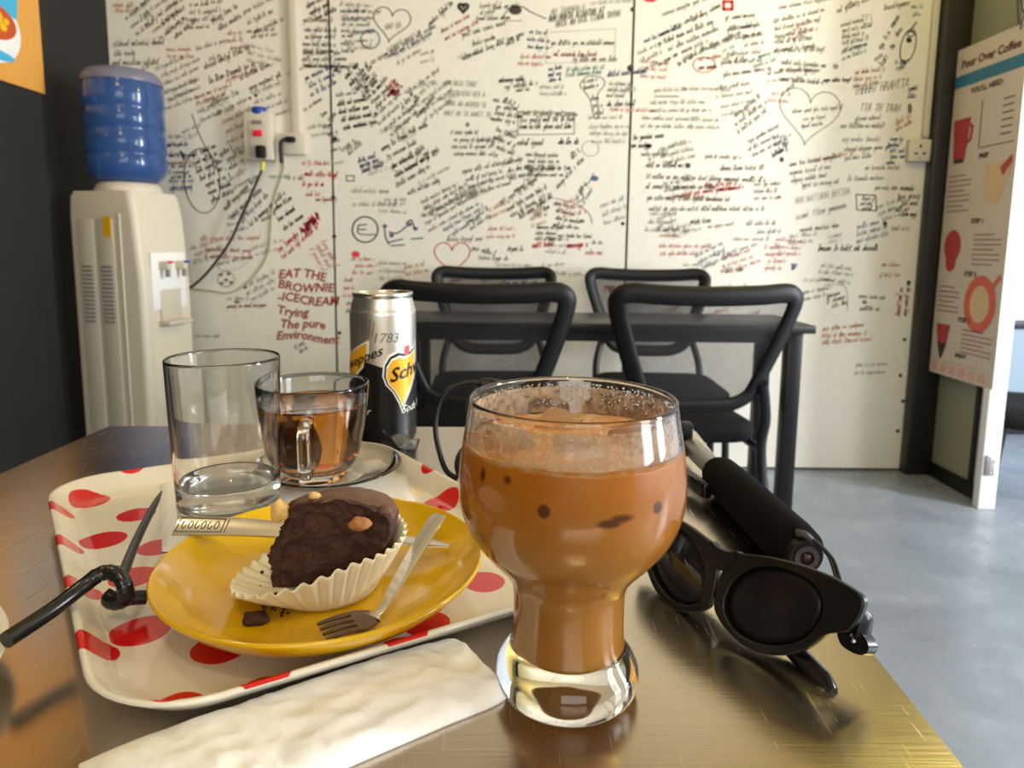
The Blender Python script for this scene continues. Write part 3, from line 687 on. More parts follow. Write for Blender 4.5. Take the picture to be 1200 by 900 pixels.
tubeo('cord', spline(pts), 0.0055, M['cable'], cb, 8)
tubeo('tag', [Vector(pts[1]) + Vector((0, 0, .012)), Vector(pts[1]) - Vector((0.004, 0, .022))], 0.0095, M['yellow_tag'], cb, 8)
cw = thing('thin_cord', 'thin pale green cord hanging in a loop on the wall below the timer box', 'cord', (-0.9, YW, 1.1))
pts = []
for px, py in ((334, 178), (333, 200), (326, 222), (320, 245), (318, 275), (314, 300), (300, 322), (285, 336), (268, 343), (246, 340), (226, 338)):
    p = on_y(px, py, YW); pts.append((p.x + 0.9, -0.006, p.z - 1.1))
M['pale_cord'] = plain('pale_green_cord', srgb(192, 186, 150), 0.5)
tubeo('cord', spline(pts), 0.0032, M['pale_cord'], cw, 8)

# poster of food on the charcoal wall
po = thing('food_poster', 'orange poster of a blue bowl of food on the charcoal wall', 'poster', (XL, 2.405, 1.43))
M['poster_orange'] = plain('poster_orange', srgb(224, 160, 72), 0.5, var=0.12, scale=7)
M['poster_blue'] = plain('poster_blue', srgb(70, 176, 220), 0.45)
M['poster_white'] = plain('poster_white', srgb(240, 240, 240), 0.45)
M['poster_yellow'] = plain('poster_yellow', srgb(240, 190, 30), 0.45)
M['poster_red'] = plain('poster_red', srgb(196, 82, 26), 0.45)
boxo('sheet', (0.003, -0.35, 0.5), (0.004, 0.70, 1.0), M['poster_orange'], po)
def flat(name, pts, x, mat, par):
    bm = bmesh.new(); vs = [bm.verts.new((x, a, b)) for a, b in pts]; bm.faces.new(vs)
    return mesh_obj(name, bm, mat, par, smooth=False)
def el2(cy, cz, ry, rz_, n=28, a0=0, a1=360):
    return [(cy + ry * math.cos(math.radians(a0 + (a1 - a0) * k / n)), cz + rz_ * math.sin(math.radians(a0 + (a1 - a0) * k / n))) for k in range(n + (a1 - a0 != 360))]
flat('print', el2(-.225, .30, .125, .225, 28, 0, 360), 0.0054, M['poster_blue'], po)
flat('print', el2(-.225, .155, .125, .105), 0.0058, M['poster_white'], po)
flat('print', [(-.335, .215), (-.115, .205), (-.118, .3), (-.16, .42), (-.33, .42)], 0.0060, M['poster_blue'], po)
flat('print', el2(-.225, .175, .108, .055), 0.0062, M['poster_red'], po)
for a, b, r in ((-.20, .19, .026), (-.245, .20, .026), (-.175, .165, .016), (-.215, .145, .022), (-.28, .17, .025), (-.16, .185, .012)):
    flat('print', el2(a, b, r, r * .8, 12), 0.0066, M['poster_yellow'], po)
flat('print', el2(-.225, .075, .09, .016), 0.0062, M['poster_blue'], po)

# coffee poster beside the doorway
PX0, PY0, PZ0 = 1.708, 2.792, 1.695
pc = thing('coffee_poster', 'tall white pour over coffee poster with red cup drawings, beside the open doorway', 'poster', (PX0, 2.797, PZ0))
# local: u runs towards the camera (-Y), v downwards (-Z)
M['poster_paper'] = plain('poster_paper', srgb(198, 187, 177), 0.5, var=0.03)
M['print_dark'] = plain('print_dark', srgb(52, 40, 38), 0.6)
M['print_red'] = plain('print_red', srgb(170, 52, 62), 0.55)
M['print_teal'] = plain('print_teal', srgb(40, 110, 146), 0.55)
M['print_rose'] = plain('print_rose', srgb(206, 158, 150), 0.55)
M['print_tan'] = plain('print_tan', srgb(206, 176, 140), 0.55)
M['print_coral'] = plain('print_coral', srgb(204, 92, 72), 0.55)
M['print_line'] = plain('print_line', srgb(150, 116, 110), 0.55)
M['print_title'] = plain('print_title', srgb(90, 26, 34), 0.55)
boxo('sheet', (-0.001, -0.235, -0.625), (0.003, 0.37, 1.25), M['poster_paper'], pc)
def uv(u, v, d=0.0): return Vector((-0.0032 - d, -u, -v))
def pposter(name, pts, mat, d=0.0):
    bm = bmesh.new(); bm.faces.new([bm.verts.new(uv(a, b, d)) for a, b in pts]); return mesh_obj(name, bm, mat, pc, smooth=False)
def rect(u0_, v0, u1, v1): return [(u0_, v0), (u1, v0), (u1, v1), (u0_, v1)]
def ptext(s, u, v, size, mat, align='CENTER', bold=0.0):
    bm = bmesh.new(); text_into(bm, s, size, lambda x, y: uv(u + x, v - y, 0.0006), align=align, bold=bold)
    mesh_obj('lettering', bm, M[mat], pc, smooth=False)
ptext('Pour Over Coffee', 0.235, 0.075, 0.042, 'print_title', bold=0.0012)
pposter('band', rect(0.052, 0.10, 0.418, 0.145), M['print_teal'])
ptext("YOU'LL NEED:", 0.235, 0.180, 0.027, 'print_dark', bold=0.0008)
ptext('PREP', 0.255, 0.425, 0.024, 'print_dark', bold=0.0008)
ptext('STEP 1', 0.255, 0.66, 0.024, 'print_dark', bold=0.0008)
ptext('STEP 2', 0.245, 0.855, 0.024, 'print_dark', bold=0.0008)
ptext('STEP 3', 0.235, 1.03, 0.024, 'print_dark', bold=0.0008)
ptext('ENJOY!', 0.235, 1.165, 0.020, 'print_dark', bold=0.0008)
def cup(u, v, w, h, mat='print_red'):
    pposter('print', [(u - w / 2, v), (u + w / 2, v), (u + w * .34, v + h), (u - w * .34, v + h)], M[mat], 0.0003)
cup(0.115, 0.265, 0.10, 0.15); pposter('print', rect(0.085, 0.415, 0.145, 0.43), M['print_dark'], 0.0004)
pposter('print', [(0.16, .285), (0.185, .30), (0.178, .35), (0.15, .37), (0.15, .355), (0.166, .34), (0.168, .31)], M['print_red'], 0.0003)
pposter('print', rect(0.22, 0.215, 0.224, 0.385), M['print_dark'], 0.0003)
for k in range(6): pposter('print', rect(0.33, 0.232 + k * .024, 0.385, 0.236 + k * .024), M['print_dark'], 0.0003)
pposter('print', rect(0.225, 0.385, 0.40, 0.388), M['print_dark'], 0.0003)
pposter('print', [(0.27, .455), (0.40, .44), (0.40, .48), (0.345, .60), (0.275, .575)], M['print_tan'], 0.0003)
pposter('print', [(0.345, .47), (0.40, .43), (0.405, .455), (0.365, .50)], M['print_red'], 0.0004)
for k in range(8): pposter('print', rect(0.065, 0.475 + k * .019, 0.065 + (.135 if k % 3 else .10), 0.480 + k * .019), M['print_line'], 0.0003)
pposter('print', [(0.125 + .05 * math.cos(a), .745 + .062 * math.sin(a)) for a in [2 * PI * k / 20 for k in range(20)]], M['print_red'], 0.0003)
pposter('print', [(0.09, .79), (0.155, .79), (0.15, .83), (0.125, .845), (0.10, .835)], M['print_red'], 0.0004)
for k in range(7): pposter('print', rect(0.245, 0.70 + k * .018, 0.245 + (.145 if k % 3 else .11), 0.705 + k * .018), M['print_line'], 0.0003)
pposter('print', [(0.31 + .085 * math.cos(a), .955 + .105 * math.sin(a)) for a in [2 * PI * k / 28 for k in range(28)]], M['print_coral'], 0.0003)
pposter('print', [(0.31 + .052 * math.cos(a), .955 + .068 * math.sin(a)) for a in [2 * PI * k / 28 for k in range(28)]], M['print_tan'], 0.0006)
pposter('print', [(0.365, .88), (0.40, .84), (0.412, .855), (0.378, .895)], M['print_coral'], 0.0004)
for k in range(6): pposter('print', rect(0.065, 0.90 + k * .019, 0.065 + (.13 if k % 3 else .10), 0.905 + k * .019), M['print_line'], 0.0003)
cup(0.115, 1.05, 0.085, 0.075); pposter('print', [(0.085, 1.125), (0.145, 1.125), (0.12, 1.185), (0.108, 1.185)], M['print_dark'], 0.0003)
for k in range(6): pposter('print', rect(0.23, 1.055 + k * .017, 0.23 + (.165 if k % 3 else .12), 1.060 + k * .017), M['print_line'], 0.0003)
for k in range(6): pposter('print', rect(0.065 + k * .055, 1.205, 0.102 + k * .055, 1.238), M['print_rose'], 0.0003)
pposter('print', rect(0.06, 1.19, 0.33, 1.194), M['print_rose'], 0.0003)
tubeo('hanging_string', spline([(-0.004, -0.40, 0.004), (-0.012, -0.36, 0.10), (-0.006, -0.37, 0.001)]), 0.002, M['cable'], pc, 6)
tubeo('hanging_string', [(-0.006, -0.38, -0.02), (-0.012, -0.43, 0.14)], 0.0022, M['cable'], pc, 6)

# ================================================================== WATER DISPENSER
A_, B_, C_ = Vector((-1.53, 2.37)), Vector((-1.25, 2.30)), Vector((-1.192, 2.533))
ctr = (A_ + C_) / 2
yaw = math.atan2((B_ - A_).y, (B_ - A_).x)
# local: +x towards the front (taps), -y = the side seen from the camera
wd = thing('water_dispenser', 'white floor-standing water dispenser in the corner by the charcoal wall', 'water dispenser', (ctr.x, ctr.y, 0), yaw)
hx, hy, hz = 0.143, 0.12, 1.105
bm = bmesh.new()
def wloop(s, z, r, fx=0.0):
    return [(x * s + (fx if x > 0 else 0), y * s, z) for x, y in rrect(hx, hy, r, 5)]
loft(bm, [wloop(.99, 0.02, .02, .004), wloop(1, 0.04, .022, .006), wloop(1, .45, .022, .006), wloop(1, .80, .022, .004), wloop(1, 1.02, .022, -.012), wloop(.985, 1.085, .025, -.02), wloop(.94, 1.105, .03, -.02)])
auto(mesh_obj('body', bm, M['white_plastic'], wd), 35)
for x0 in (-0.068, 0.012):
    p = boxo('side_panel', (x0, -hy - 0.0015, 0.56), (0.066, 0.006, 0.90), M['white_plastic_b'], wd, bevel=0.002)
    for k in range(14): boxo('vent_slot', (0.0, -0.0042, 0.29 - k * 0.0145), (0.046, 0.003, 0.006), M['grey_slot'], p)
boxo('sticker', (0.024, -hy - 0.0055, 0.985), (0.032, 0.002, 0.068), M['yellow_sticker'], wd)
boxo('corner_trim', (0.07, -hy - 0.001, 0.54), (0.010, 0.005, 0.98), M['white_plastic'], wd, bevel=0.002)
boxo('base', (0, 0, 0.015), (0.27, 0.225, 0.03), M['grey_slot'], wd)
fx = hx + 0.004
boxo('tap_panel', (fx - 0.001, 0.005, 0.80), (0.010, 0.165, 0.20), M['white_paint'], wd, bevel=0.004)
boxo('tap_recess', (fx + 0.004, 0.005, 0.715), (0.006, 0.10, 0.11), M['white_plastic_b'], wd, bevel=0.004)
boxo('drip_tray', (fx + 0.02, 0.005, 0.655), (0.05, 0.12, 0.014), M['white_plastic_b'], wd, bevel=0.004)
for k, (dy, mt) in enumerate(((-0.035, 'red_switch'), (0.045, 'blue_cap'))):
    tp = boxo('tap', (fx + 0.022, dy, 0.855), (0.04, 0.022, 0.03), M['white_plastic'], wd, bevel=0.006)
    boxo('tap_lever', (0.024, 0, 0.012), (0.016, 0.018, 0.008), M[mt], tp, bevel=0.002)
    tubeo('tap_spout', [(0.01, 0, -0.01), (0.01, 0, -0.04)], 0.008, M['grey_slot'], tp, 10)
boxo('door_panel', (fx + 0.001, 0.005, 0.34), (0.008, 0.19, 0.52), M['white_plastic'], wd, bevel=0.004)
latheo('bottle_collar', [(0, 1.10), (0.105, 1.10), (0.108, 1.112), (0.098, 1.132), (0.09, 1.138), (0, 1.138)], M['white_plastic'], wd, 40, (0.006, 0, 0))

t = NT('blue_polycarbonate')
t.set(Base_Color=(0.045, 0.115, 0.34, 1), Roughness=0.14, IOR=1.3)
t.p.inputs['Transmission Weight'].default_value = 0.35
t.p.inputs['Coat Weight'].default_value = 0.4
M['bottle'] = t.m
bp = Matrix.Rotation(yaw, 3, 'Z') @ Vector((0.006, 0, 0))
wb = thing('water_bottle', 'large blue water bottle standing upside down on the dispenser', 'water bottle', (ctr.x + bp.x, ctr.y + bp.y, 1.138))
prof = [(0, 0.0), (0.085, 0.0), (0.105, 0.008), (0.125, 0.03), (0.133, 0.055), (0.133, 0.085), (0.1295, 0.09), (0.1295, 0.098), (0.133, 0.103), (0.133, 0.165), (0.129, 0.170), (0.129, 0.182), (0.133, 0.187),
        (0.132, 0.235), (0.129, 0.24), (0.129, 0.25), (0.132, 0.256), (0.133, 0.325), (0.130, 0.330), (0.131, 0.336), (0.127, 0.356), (0.112, 0.372), (0.09, 0.378), (0.05, 0.379), (0.0, 0.378)]
latheo('bottle_body', [(r * .955, z) for r, z in prof], M['bottle'], wb, 56)
M['bottle_end'] = plain('grey_bottle_end', srgb(112, 112, 132), 0.4, var=0.1)  # greyer tone over the upturned end of the blue bottle
latheo('bottle_end', [(r * .96, z) for r, z in ((0, 0.3795), (0.05, 0.3805), (0.09, 0.3795), (0.113, 0.3735), (0.1285, 0.357), (0.1325, 0.338), (0.1315, 0.334))], M['bottle_end'], wb, 56)

# ================================================================== FAR TABLE AND CHAIRS
dt = thing('dining_table', 'black narrow dining table between the four mesh-back chairs', 'table', (0.28, 2.13, 0))
boxo('table_top', (0, 0, 0.703), (1.21, 0.32, 0.024), M['black_satin'], dt, bevel=0.003)
bm = bmesh.new(); box(bm, (0, -0.13, 0.676), (1.1, 0.03, 0.03)); box(bm, (0, 0.13, 0.676), (1.1, 0.03, 0.03)); box(bm, (-0.54, 0, 0.676), (0.03, 0.23, 0.03)); box(bm, (0.54, 0, 0.676), (0.03, 0.23, 0.03))
mesh_obj('apron', bm, M['black_satin'], dt, smooth=False)
for sx in (-0.575, 0.555):
    for sy in (-0.12, 0.12): boxo('leg', (sx, sy, 0.346), (0.044, 0.044, 0.69), M['black_satin'], dt, bevel=0.002)

def make_chair(label, topw=0.222, botw=0.13, group='mesh-back chairs around the black table'):
    ch = thing('mesh_chair', label, 'chair', group=group)
    # back frame: outline in the leaning back plane; +y is the front
    def bp_(x, h, d=0.0):        # h 0..1 up the back
        z = 0.535 + 0.295 * h
        y = -0.205 - 0.075 * h - 0.035 * math.cos(x / 0.23 * 1.2) + d
        return Vector((x, y, z))
    out = []
    corner = 0.13
    shape = [(-topw + .03, 1.0), (-topw * .55, .985), (0, .975), (topw * .55, .985), (topw - .03, 1.0), (topw - .004, .965), (topw, .88), (topw - .022, .62), (botw + .034, .28), (botw + .01, .1), (botw - .03, .02), (botw * .4, 0), (-botw * .4, 0), (-botw + .03, .02), (-botw - .01, .1), (-botw - .034, .28), (-topw + .022, .62), (-topw, .88), (-topw + .004, .965)]
    path = spline([bp_(x, h) for x, h in shape], 4, True)
    bm = bmesh.new(); tube(bm, path, 0.0245, 12, True, thin=.55)
    mesh_obj('back_frame', bm, M['black_plastic'], ch)
    # net
    bm = bmesh.new(); rows = []
    for j in range(9):
        h = 0.02 + 0.955 * j / 8
        wh = np.interp(h, [0, .1, .28, .62, .88, 1], [botw - .03, botw + .01, botw + .03, topw - .024, topw - .004, topw - .02])
        rows.append([bm.verts.new(bp_(wh * (-1 + 2 * i / 10), h, 0.004)) for i in range(11)])
    for a, b in zip(rows, rows[1:]):
        for i in range(10): bm.faces.new((a[i], a[i + 1], b[i + 1], b[i]))
    mesh_obj('back_net', bm, M['net'], ch)
    # seat
    bm = bmesh.new()
    loft(bm, [[(x * s, y * s + .02, z) for x, y in rrect(.22, .185, .07, 6)] for s, z in ((.94, .412), (.99, .42), (1, .438), (.985, .455), (.9, .466), (.6, .47))])
    mesh_obj('seat', bm, M['cushion'], ch)
    # legs
    for sx in (-1, 1):
        tubeo('leg', spline([(sx * .20, .16, .415), (sx * .205, .165, .3), (sx * .212, .175, 0.006)]), 0.0125, M['dark_metal'], ch, 8)
        tubeo('leg', spline([(sx * (botw + .035), -.262, .60), (sx * .195, -.225, .50), (sx * .20, -.20, .40), (sx * .21, -.235, .2), (sx * .215, -.25, 0.006)]), 0.0135, M['dark_metal'], ch, 8)
        tubeo('seat_rail', [(sx * .2, -.2, .405), (sx * .2, .16, .405)], 0.011, M['dark_metal'], ch, 8)
    return ch
c1 = make_chair('black mesh-back chair in front of the table, nearest the doorway side')
c1.location = (0.450, 1.945, 0); c1.rotation_euler = (0, 0, math.radians(5))
c2 = copy_tree(c1); c2['label'] = 'black mesh-back chair in front of the table, half hidden by the soda can'
c2.location = (-0.055, 1.945, 0); c2.rotation_euler = (0, 0, math.radians(-7))
c3 = copy_tree(c1); c3['label'] = 'black mesh-back chair behind the table, on the water dispenser side'
c3.location = (-0.062, 2.39, 0); c3.rotation_euler = (0, 0, math.radians(182))
c4 = copy_tree(c1); c4['label'] = 'black mesh-back chair behind the table, on the doorway side'
c4.location = (0.518, 2.39, 0); c4.rotation_euler = (0, 0, math.radians(178))
# stool outside the doorway
st = thing('outdoor_chair', 'low black chair outside the open doorway', 'chair', (2.03, 2.56, 0), math.radians(70))
st.scale = (1, 1, 0.88)
bm = bmesh.new()
loft(bm, [[(x * s, y * s, z) for x, y in rrect(.23, .22, .08, 6)] for s, z in ((.9, .33), (1, .345), (1, .385), (.92, .405), (.6, .41))])
mesh_obj('seat', bm, M['cushion'], st)
bm = bmesh.new()
loft(bm, [[(x * s, -.23 - z * .16 + y, z) for x, y in rrect(.215, .016, .014, 4)] for s, z in ((.8, .44), (1, .5), (1, .60), (.9, .66))])
mesh_obj('backrest', bm, M['black_plastic'], st)
for sx in (-1, 1):
    for sy in (-1, 1): tubeo('leg', [(sx * .17, sy * .16, .34), (sx * .21, sy * .2, 0.004)], 0.012, M['black_plastic'], st, 8)
    tubeo('back_post', [(sx * .16, -.19, .35), (sx * .16, -.31, .52)], 0.01, M['black_plastic'], st, 8)

# ================================================================== NEAR TABLE
ft = thing('steel_table', 'brushed stainless steel cafe table carrying the coffee, tray and sunglasses', 'table', (-0.12, 0.36, 0))
corners = [(-0.418, 0.03), (0.158, 0.03), (0.189, 0.6825), (-0.404, 0.6655)]
cl = [(x + 0.12, y - 0.36) for x, y in corners]
bm = bmesh.new(); prism(bm, cl, ZT - 0.028, ZT)
bmesh.ops.recalc_face_normals(bm, faces=bm.faces)
bmesh.ops.bevel(bm, geom=list(bm.edges), offset=0.004, segments=4, affect='EDGES')
auto(mesh_obj('table_top', bm, M['steel'], ft), 35)
bm = bmesh.new()
for (ax, ay), (bx, by) in zip(cl, cl[1:] + cl[:1]):
    a = Vector((ax * .94, ay * .94)); b = Vector((bx * .94, by * .94)); d = b - a
    box(bm, ((a.x + b.x) / 2, (a.y + b.y) / 2, ZT - 0.045), (d.length, 0.025, 0.034), math.atan2(d.y, d.x))
mesh_obj('under_frame', bm, M['grey_metal'], ft, smooth=False)
for x, y in cl: boxo('leg', (x * .92, y * .92, (ZT - 0.03) / 2), (0.036, 0.036, ZT - 0.03), M['grey_metal'], ft, bevel=0.003)

# ------------------------------------------------------------------ tray with red dots
TA = math.radians(30)
TSK = math.radians(97)          # the tray's sides, measured: not quite square
ax_ = Vector((math.cos(TA), math.sin(TA))); bx_ = Vector((-ax_.y, ax_.x))
TCx = ax_.x * .135 + math.cos(TA + TSK) * .4142; TCy = ax_.y * .135 + math.sin(TA + TSK) * .4142
def tray_uv(px, py, z):
    p = on_z(px, py, ZT + z); d = Vector((p.x - TCx, p.y - TCy)); return (d.dot(ax_), d.dot(bx_))
DOTS = [(155, 553, .011, .0125), (105, 588, .0042, .0122), (160, 603, .0042, .0115), (68, 597, .012, .0085), (121, 633, .0042, .0125), (76, 640, .011, .0085), (186, 641, .0042, .0115), (157, 676, .0042, .0120), (95, 690, .010, .0090), (165, 739, .0042, .0130), (110, 759, .010, .0095), (258, 759, .0042, .0122),
        (206, 808, .013, .0110), (308, 787, .0145, .0120), (500, 722, .008, .0110), (567, 678, .006, .0110), (517, 591, .0042, .0125), (511, 556, .009, .0110), (470, 740, .0145, .0125), (215, 600, .0042, .0120), (230, 690, .0042, .0120), (455, 588, .0042, .0120), (575, 598, .0042, .0120)]
t = NT('tray_melamine')
sep = t.node('ShaderNodeSeparateXYZ'); t.link(t.obj(), sep.inputs[0])
cmb = t.node('ShaderNodeCombineXYZ'); t.link(sep.outputs[0], cmb.inputs[0]); t.link(sep.outputs[1], cmb.inputs[1])
wob = t.noise(cmb.outputs[0], 60, 1)
acc = None
for px, py, z, rad in DOTS:
    u_, v_ = tray_uv(px, py, z)
    d = t.node('ShaderNodeVectorMath', operation='DISTANCE'); t.link(cmb.outputs[0], d.inputs[0]); d.inputs[1].default_value = (u_, v_, 0)
    dd = t.math('SUBTRACT', d.outputs['Value'], rad)
    acc = dd if acc is None else t.math('MINIMUM', acc, dd)
dot = t.ramp(t.math('ADD', acc, t.math('MULTIPLY', wob, 0.002)), 0.0013, 0.0009)
t.set(Base_Color=t.mix(dot, srgb(232, 226, 210), srgb(214, 30, 30)), Roughness=0.12)
t.p.inputs['Coat Weight'].default_value = 0.3
M['tray'] = t.m
tray = thing('serving_tray', 'cream melamine serving tray with red polka dots under the yellow plate', 'tray', (TCx, TCy, ZT), TA)
HX, HY = 0.119, 0.1538
def tl(dx, r, z): return [(x + y * math.cos(TSK), y * math.sin(TSK), z) for x, y in rrect(HX - dx, HY - dx, r, 10)]
bm = bmesh.new()
loft(bm, [tl(.020, .022, .0005), tl(.018, .024, .0), tl(.010, .032, .006), tl(.001, .040, .0135), tl(0, .041, .0148), tl(.0008, .040, .0158), tl(.0024, .039, .0156), tl(.004, .037, .0140), tl(.0105, .032, .0068), tl(.0135, .030, .0048), tl(.019, .026, .0042), tl(.045, .012, .0042)])
tbo = mesh_obj('tray_body', bm, M['tray'], tray)
tbo.data.materials.append(M['cream_melamine'])
for p in tbo.data.polygons:            # the print is on the upper face only
    if p.normal.z < 0.05: p.material_index = 1
TZ = ZT + 0.0042       # tray floor

# paper napkin on the tray (under tumbler and plate)
M['paper'] = plain('paper_napkin', srgb(242, 241, 236), 0.9, var=0.02, scale=40, bump=0.35, bdist=0.001)
def sheet(name, quad, z, n, amp, mat, thick=0.0006, seed=0, parent=None, curl=None):
    bm = bmesh.new(); g = []
    q = [Vector((x, y, 0)) for x, y in quad]
    for i in range(n + 1):
        row = []
        for j in range(n + 1):
            a, b = i / n, j / n
            p = q[0].lerp(q[1], a).lerp(q[3].lerp(q[2], a), b)
            h = z + thick + amp * (0.5 + 0.5 * mnoise.noise(Vector((p.x * 40 + seed, p.y * 40, seed))))
            if curl: h += curl(a, b)
            row.append(bm.verts.new((p.x, p.y, h)))
        g.append(row)
    for i in range(n):
        for j in range(n): bm.faces.new((g[i][j], g[i + 1][j], g[i + 1][j + 1], g[i][j + 1]))
    r = bmesh.ops.extrude_face_region(bm, geom=list(bm.faces))
    for v in [e for e in r['geom'] if isinstance(e, bmesh.types.BMVert)]: v.co.z -= thick
    bmesh.ops.recalc_face_normals(bm, faces=bm.faces)
    return mesh_obj(name, bm, mat, parent)
N1 = [on_z(188, 562, TZ), on_z(190, 648, TZ), on_z(510, 650, TZ), on_z(468, 541, TZ)]
tag(sheet('paper_napkin', [(p.x, p.y) for p in N1], TZ, 24, 0.0012, M['paper'], seed=3), 'flat white paper napkin on the tray under the tumbler and plate', 'napkin')

# ------------------------------------------------------------------ yellow plate
t = NT('yellow_glaze')
co = t.obj()
n1 = t.noise(co, 18, 3)
t.set(Base_Color=t.mix(n1, srgb(214, 166, 2), srgb(226, 180, 6)), Roughness=0.16)
t.p.inputs['Coat Weight'].default_value = 0.35
M['yellow'] = t.m
PLx, PLy = -0.0945, 0.3310
plate = latheo('yellow_plate', smooth_prof([(0, .0055), (.03, .0056), (.05, .0062), (.064, .0096), (.074, .0165), (.0785, .0205), (.0797, .0212), (.0805, .0202), (.079, .0178), (.0735, .0120), (.064, .0050), (.052, .0012), (.046, .0), (.043, .0), (.041, .0016), (.02, .0018), (0, .0018)], 4), M['yellow'], None, 96, (PLx, PLy, TZ + 0.0014))
tag(plate, 'round yellow melamine plate holding the half-eaten muffin', 'plate')
PZ = TZ + 0.0014 + 0.0058      # plate well

# ------------------------------------------------------------------ muffin, liner
t = NT('chocolate_crumb')
co = t.obj()
n1 = t.noise(co, 160, 5, 0.7); n2 = t.noise(co, 520, 3, 0.7)
c = t.mix(t.ramp(n1, .35, .7), (0.030, 0.0095, 0.0055, 1), (0.10, 0.036, 0.020, 1))
c = t.mix(t.math('MULTIPLY', t.ramp(n2, .55, .75), .5), c, (0.12, 0.05, 0.028, 1))
t.set(Base_Color=c, Roughness=0.75)
t.bump(t.math('ADD', n1, n2), 0.8, 0.0012)
M['crumb'] = t.m
t = NT('chocolate_crust')
co = t.obj(); n1 = t.noise(co, 90, 5, 0.6)
t.set(Base_Color=t.mix(n1, (0.11, 0.045, 0.025, 1), (0.17, 0.078, 0.046, 1)), Roughness=0.55)
t.bump(n1, 0.5, 0.001)
M['crust'] = t.m
MX, MY = -0.0870, 0.3290
muf = thing('muffin', 'half-eaten chocolate nut muffin on the yellow plate', 'cake', (MX, MY, PZ))
TILT = Matrix.Diagonal((1, 1, .96, 1)) @ Matrix.Translation((0, 0, 0.0015)) @ Matrix.Rotation(math.radians(-7), 4, 'Y')
def cake_prof(h):
    return float(np.interp(h, [0, .002, .012, .026, .032, .037, .042, .0455, .047], [.020, .0235, .0275, .0325, .0345, .0335, .026, .013, .0]))
bm = bmesh.new(); rings = []; NS, NH = 120, 64
cut_n = Vector((-0.14, -0.98, 0.06)).normalized(); cut_d = 0.0075
CUTS = ((cut_n, cut_d), (Vector((-0.93, -0.30, 0.20)).normalized(), 0.0265), (Vector((-0.55, -0.80, 0.55)).normalized(), 0.0320))
hs = [0.0] + [0.047 * (k / NH) for k in range(1, NH)]
def cakept(th, h):
    r = cake_prof(h)
    p = Vector((r * math.cos(th), r * math.sin(th), h))
    nz = mnoise.noise(p * 160); nz2 = mnoise.noise(p * 420)
    p *= 1 + 0.016 * nz
    lf = max(0.0, min(1.0, (0.004 - p.x) / 0.025)) * max(0.0, (0.034 - h) / 0.034)
    rough_ = False
    for cn, c_d in CUTS:
        d = p.dot(cn) - c_d
        if d > 0: p -= cn * d; rough_ = True
    if rough_:
        nrm = cut_n if p.dot(cut_n) > cut_d - .002 else CUTS[1][0]
        p += nrm * (0.0042 * mnoise.noise(p * 80) + 0.0026 * mnoise.noise(p * 210) + 0.0016 * nz2 + 0.0012 * mnoise.noise(p * 900))
    return TILT @ (p - Vector((0.0095, 0.001, 0)) * lf)
for h in hs: rings.append([bm.verts.new(cakept(2 * PI * k / NS, h)) for k in range(NS)])
top = bm.verts.new(TILT @ Vector((0.004, 0.004, 0.0468))); bot = bm.verts.new(TILT @ Vector((0.004, 0.004, 0)))
for a, b in zip(rings, rings[1:]):
    for k in range(NS): bm.faces.new((a[k], a[(k + 1) % NS], b[(k + 1) % NS], b[k]))
for k in range(NS):
    bm.faces.new((rings[-1][k], rings[-1][(k + 1) % NS], top)); bm.faces.new((rings[0][(k + 1) % NS], rings[0][k], bot))
cake = mesh_obj('crumb', bm, M['crumb'], muf)
cake.data.materials.append(M['crust'])
inv = TILT.inverted()
for p in cake.data.polygons:
    q = inv @ p.center
    if q.z > 0.0335 and all(q.dot(cn) < c_d - 0.0028 for cn, c_d in CUTS): p.material_index = 1
M['nut'] = plain('walnut', srgb(226, 186, 112), 0.6, var=0.2, scale=200)
M['nut2'] = plain('hazelnut', srgb(176, 116, 66), 0.6, var=0.25, scale=200)
def nut(c, s, mat, seed):
    bm = bmesh.new(); bmesh.ops.create_icosphere(bm, subdivisions=3, radius=1)
    for v in bm.verts:
        v.co *= 1 + .35 * mnoise.noise(v.co * 1.6 + Vector((seed, 0, 0)))
        v.co = Vector((v.co.x * s[0], v.co.y * s[1], v.co.z * s[2])) + Vector(c)
    mesh_obj('nut', bm, mat, muf)
nut(TILT @ Vector((-.0235, -.002, .0425)), (.0046, .0038, .0054), M['nut'], 1)
nut(TILT @ Vector((.0200, -.0170, .0375)), (.0050, .0034, .0032), M['nut2'], 5)
nut(TILT @ Vector((-.006, .002, .0475)), (.003, .0025, .0018), M['nut'], 9)
nut(TILT @ Vector((.030, -.006, .0385)), (.004, .003, .003), M['crust'], 12)
# fluted paper liner
M['liner'] = plain('greaseproof_liner', srgb(232, 222, 192), 0.6, var=0.06, scale=60)
bm = bmesh.new(); rows = []; NF = 36; N = NF * 6
for j in range(15):
    row = []
    for k in range(N):
        th = 2 * PI * k / N
        stand = 0.5 + 0.5 * math.cos(th - math.radians(-12))             # 1 on the right and rear, 0 on the left
        tilt = math.radians(4 + 58 * min(1, stand * 1.15) ** 0.8)
        if j < 4:
            r, z = 0.0255 * (j / 3), 0.0006; fl = 0
        else:
            L = 0.031 * (j - 3) / 11
            L *= 0.60 + 0.40 * min(1, stand * 1.3)
            r = 0.0255 + L * math.cos(tilt); z = 0.0006 + L * math.sin(tilt) + 0.0035 * (1 - stand) * ((j - 3) / 11) ** 2
            fl = (j - 3) / 11
        fa = 0.00125 * math.sin(NF * th) * min(1, fl * 1.6)
        nrm = (-math.sin(tilt), math.cos(tilt))
        r2 = r + nrm[0] * fa; z2 = z + nrm[1] * fa
        row.append(bm.verts.new((r2 * math.cos(th), r2 * math.sin(th), max(z2, 0.0004))) if r > 0 else None)
    rows.append(row)
cv = bm.verts.new((0, 0, 0.0006))
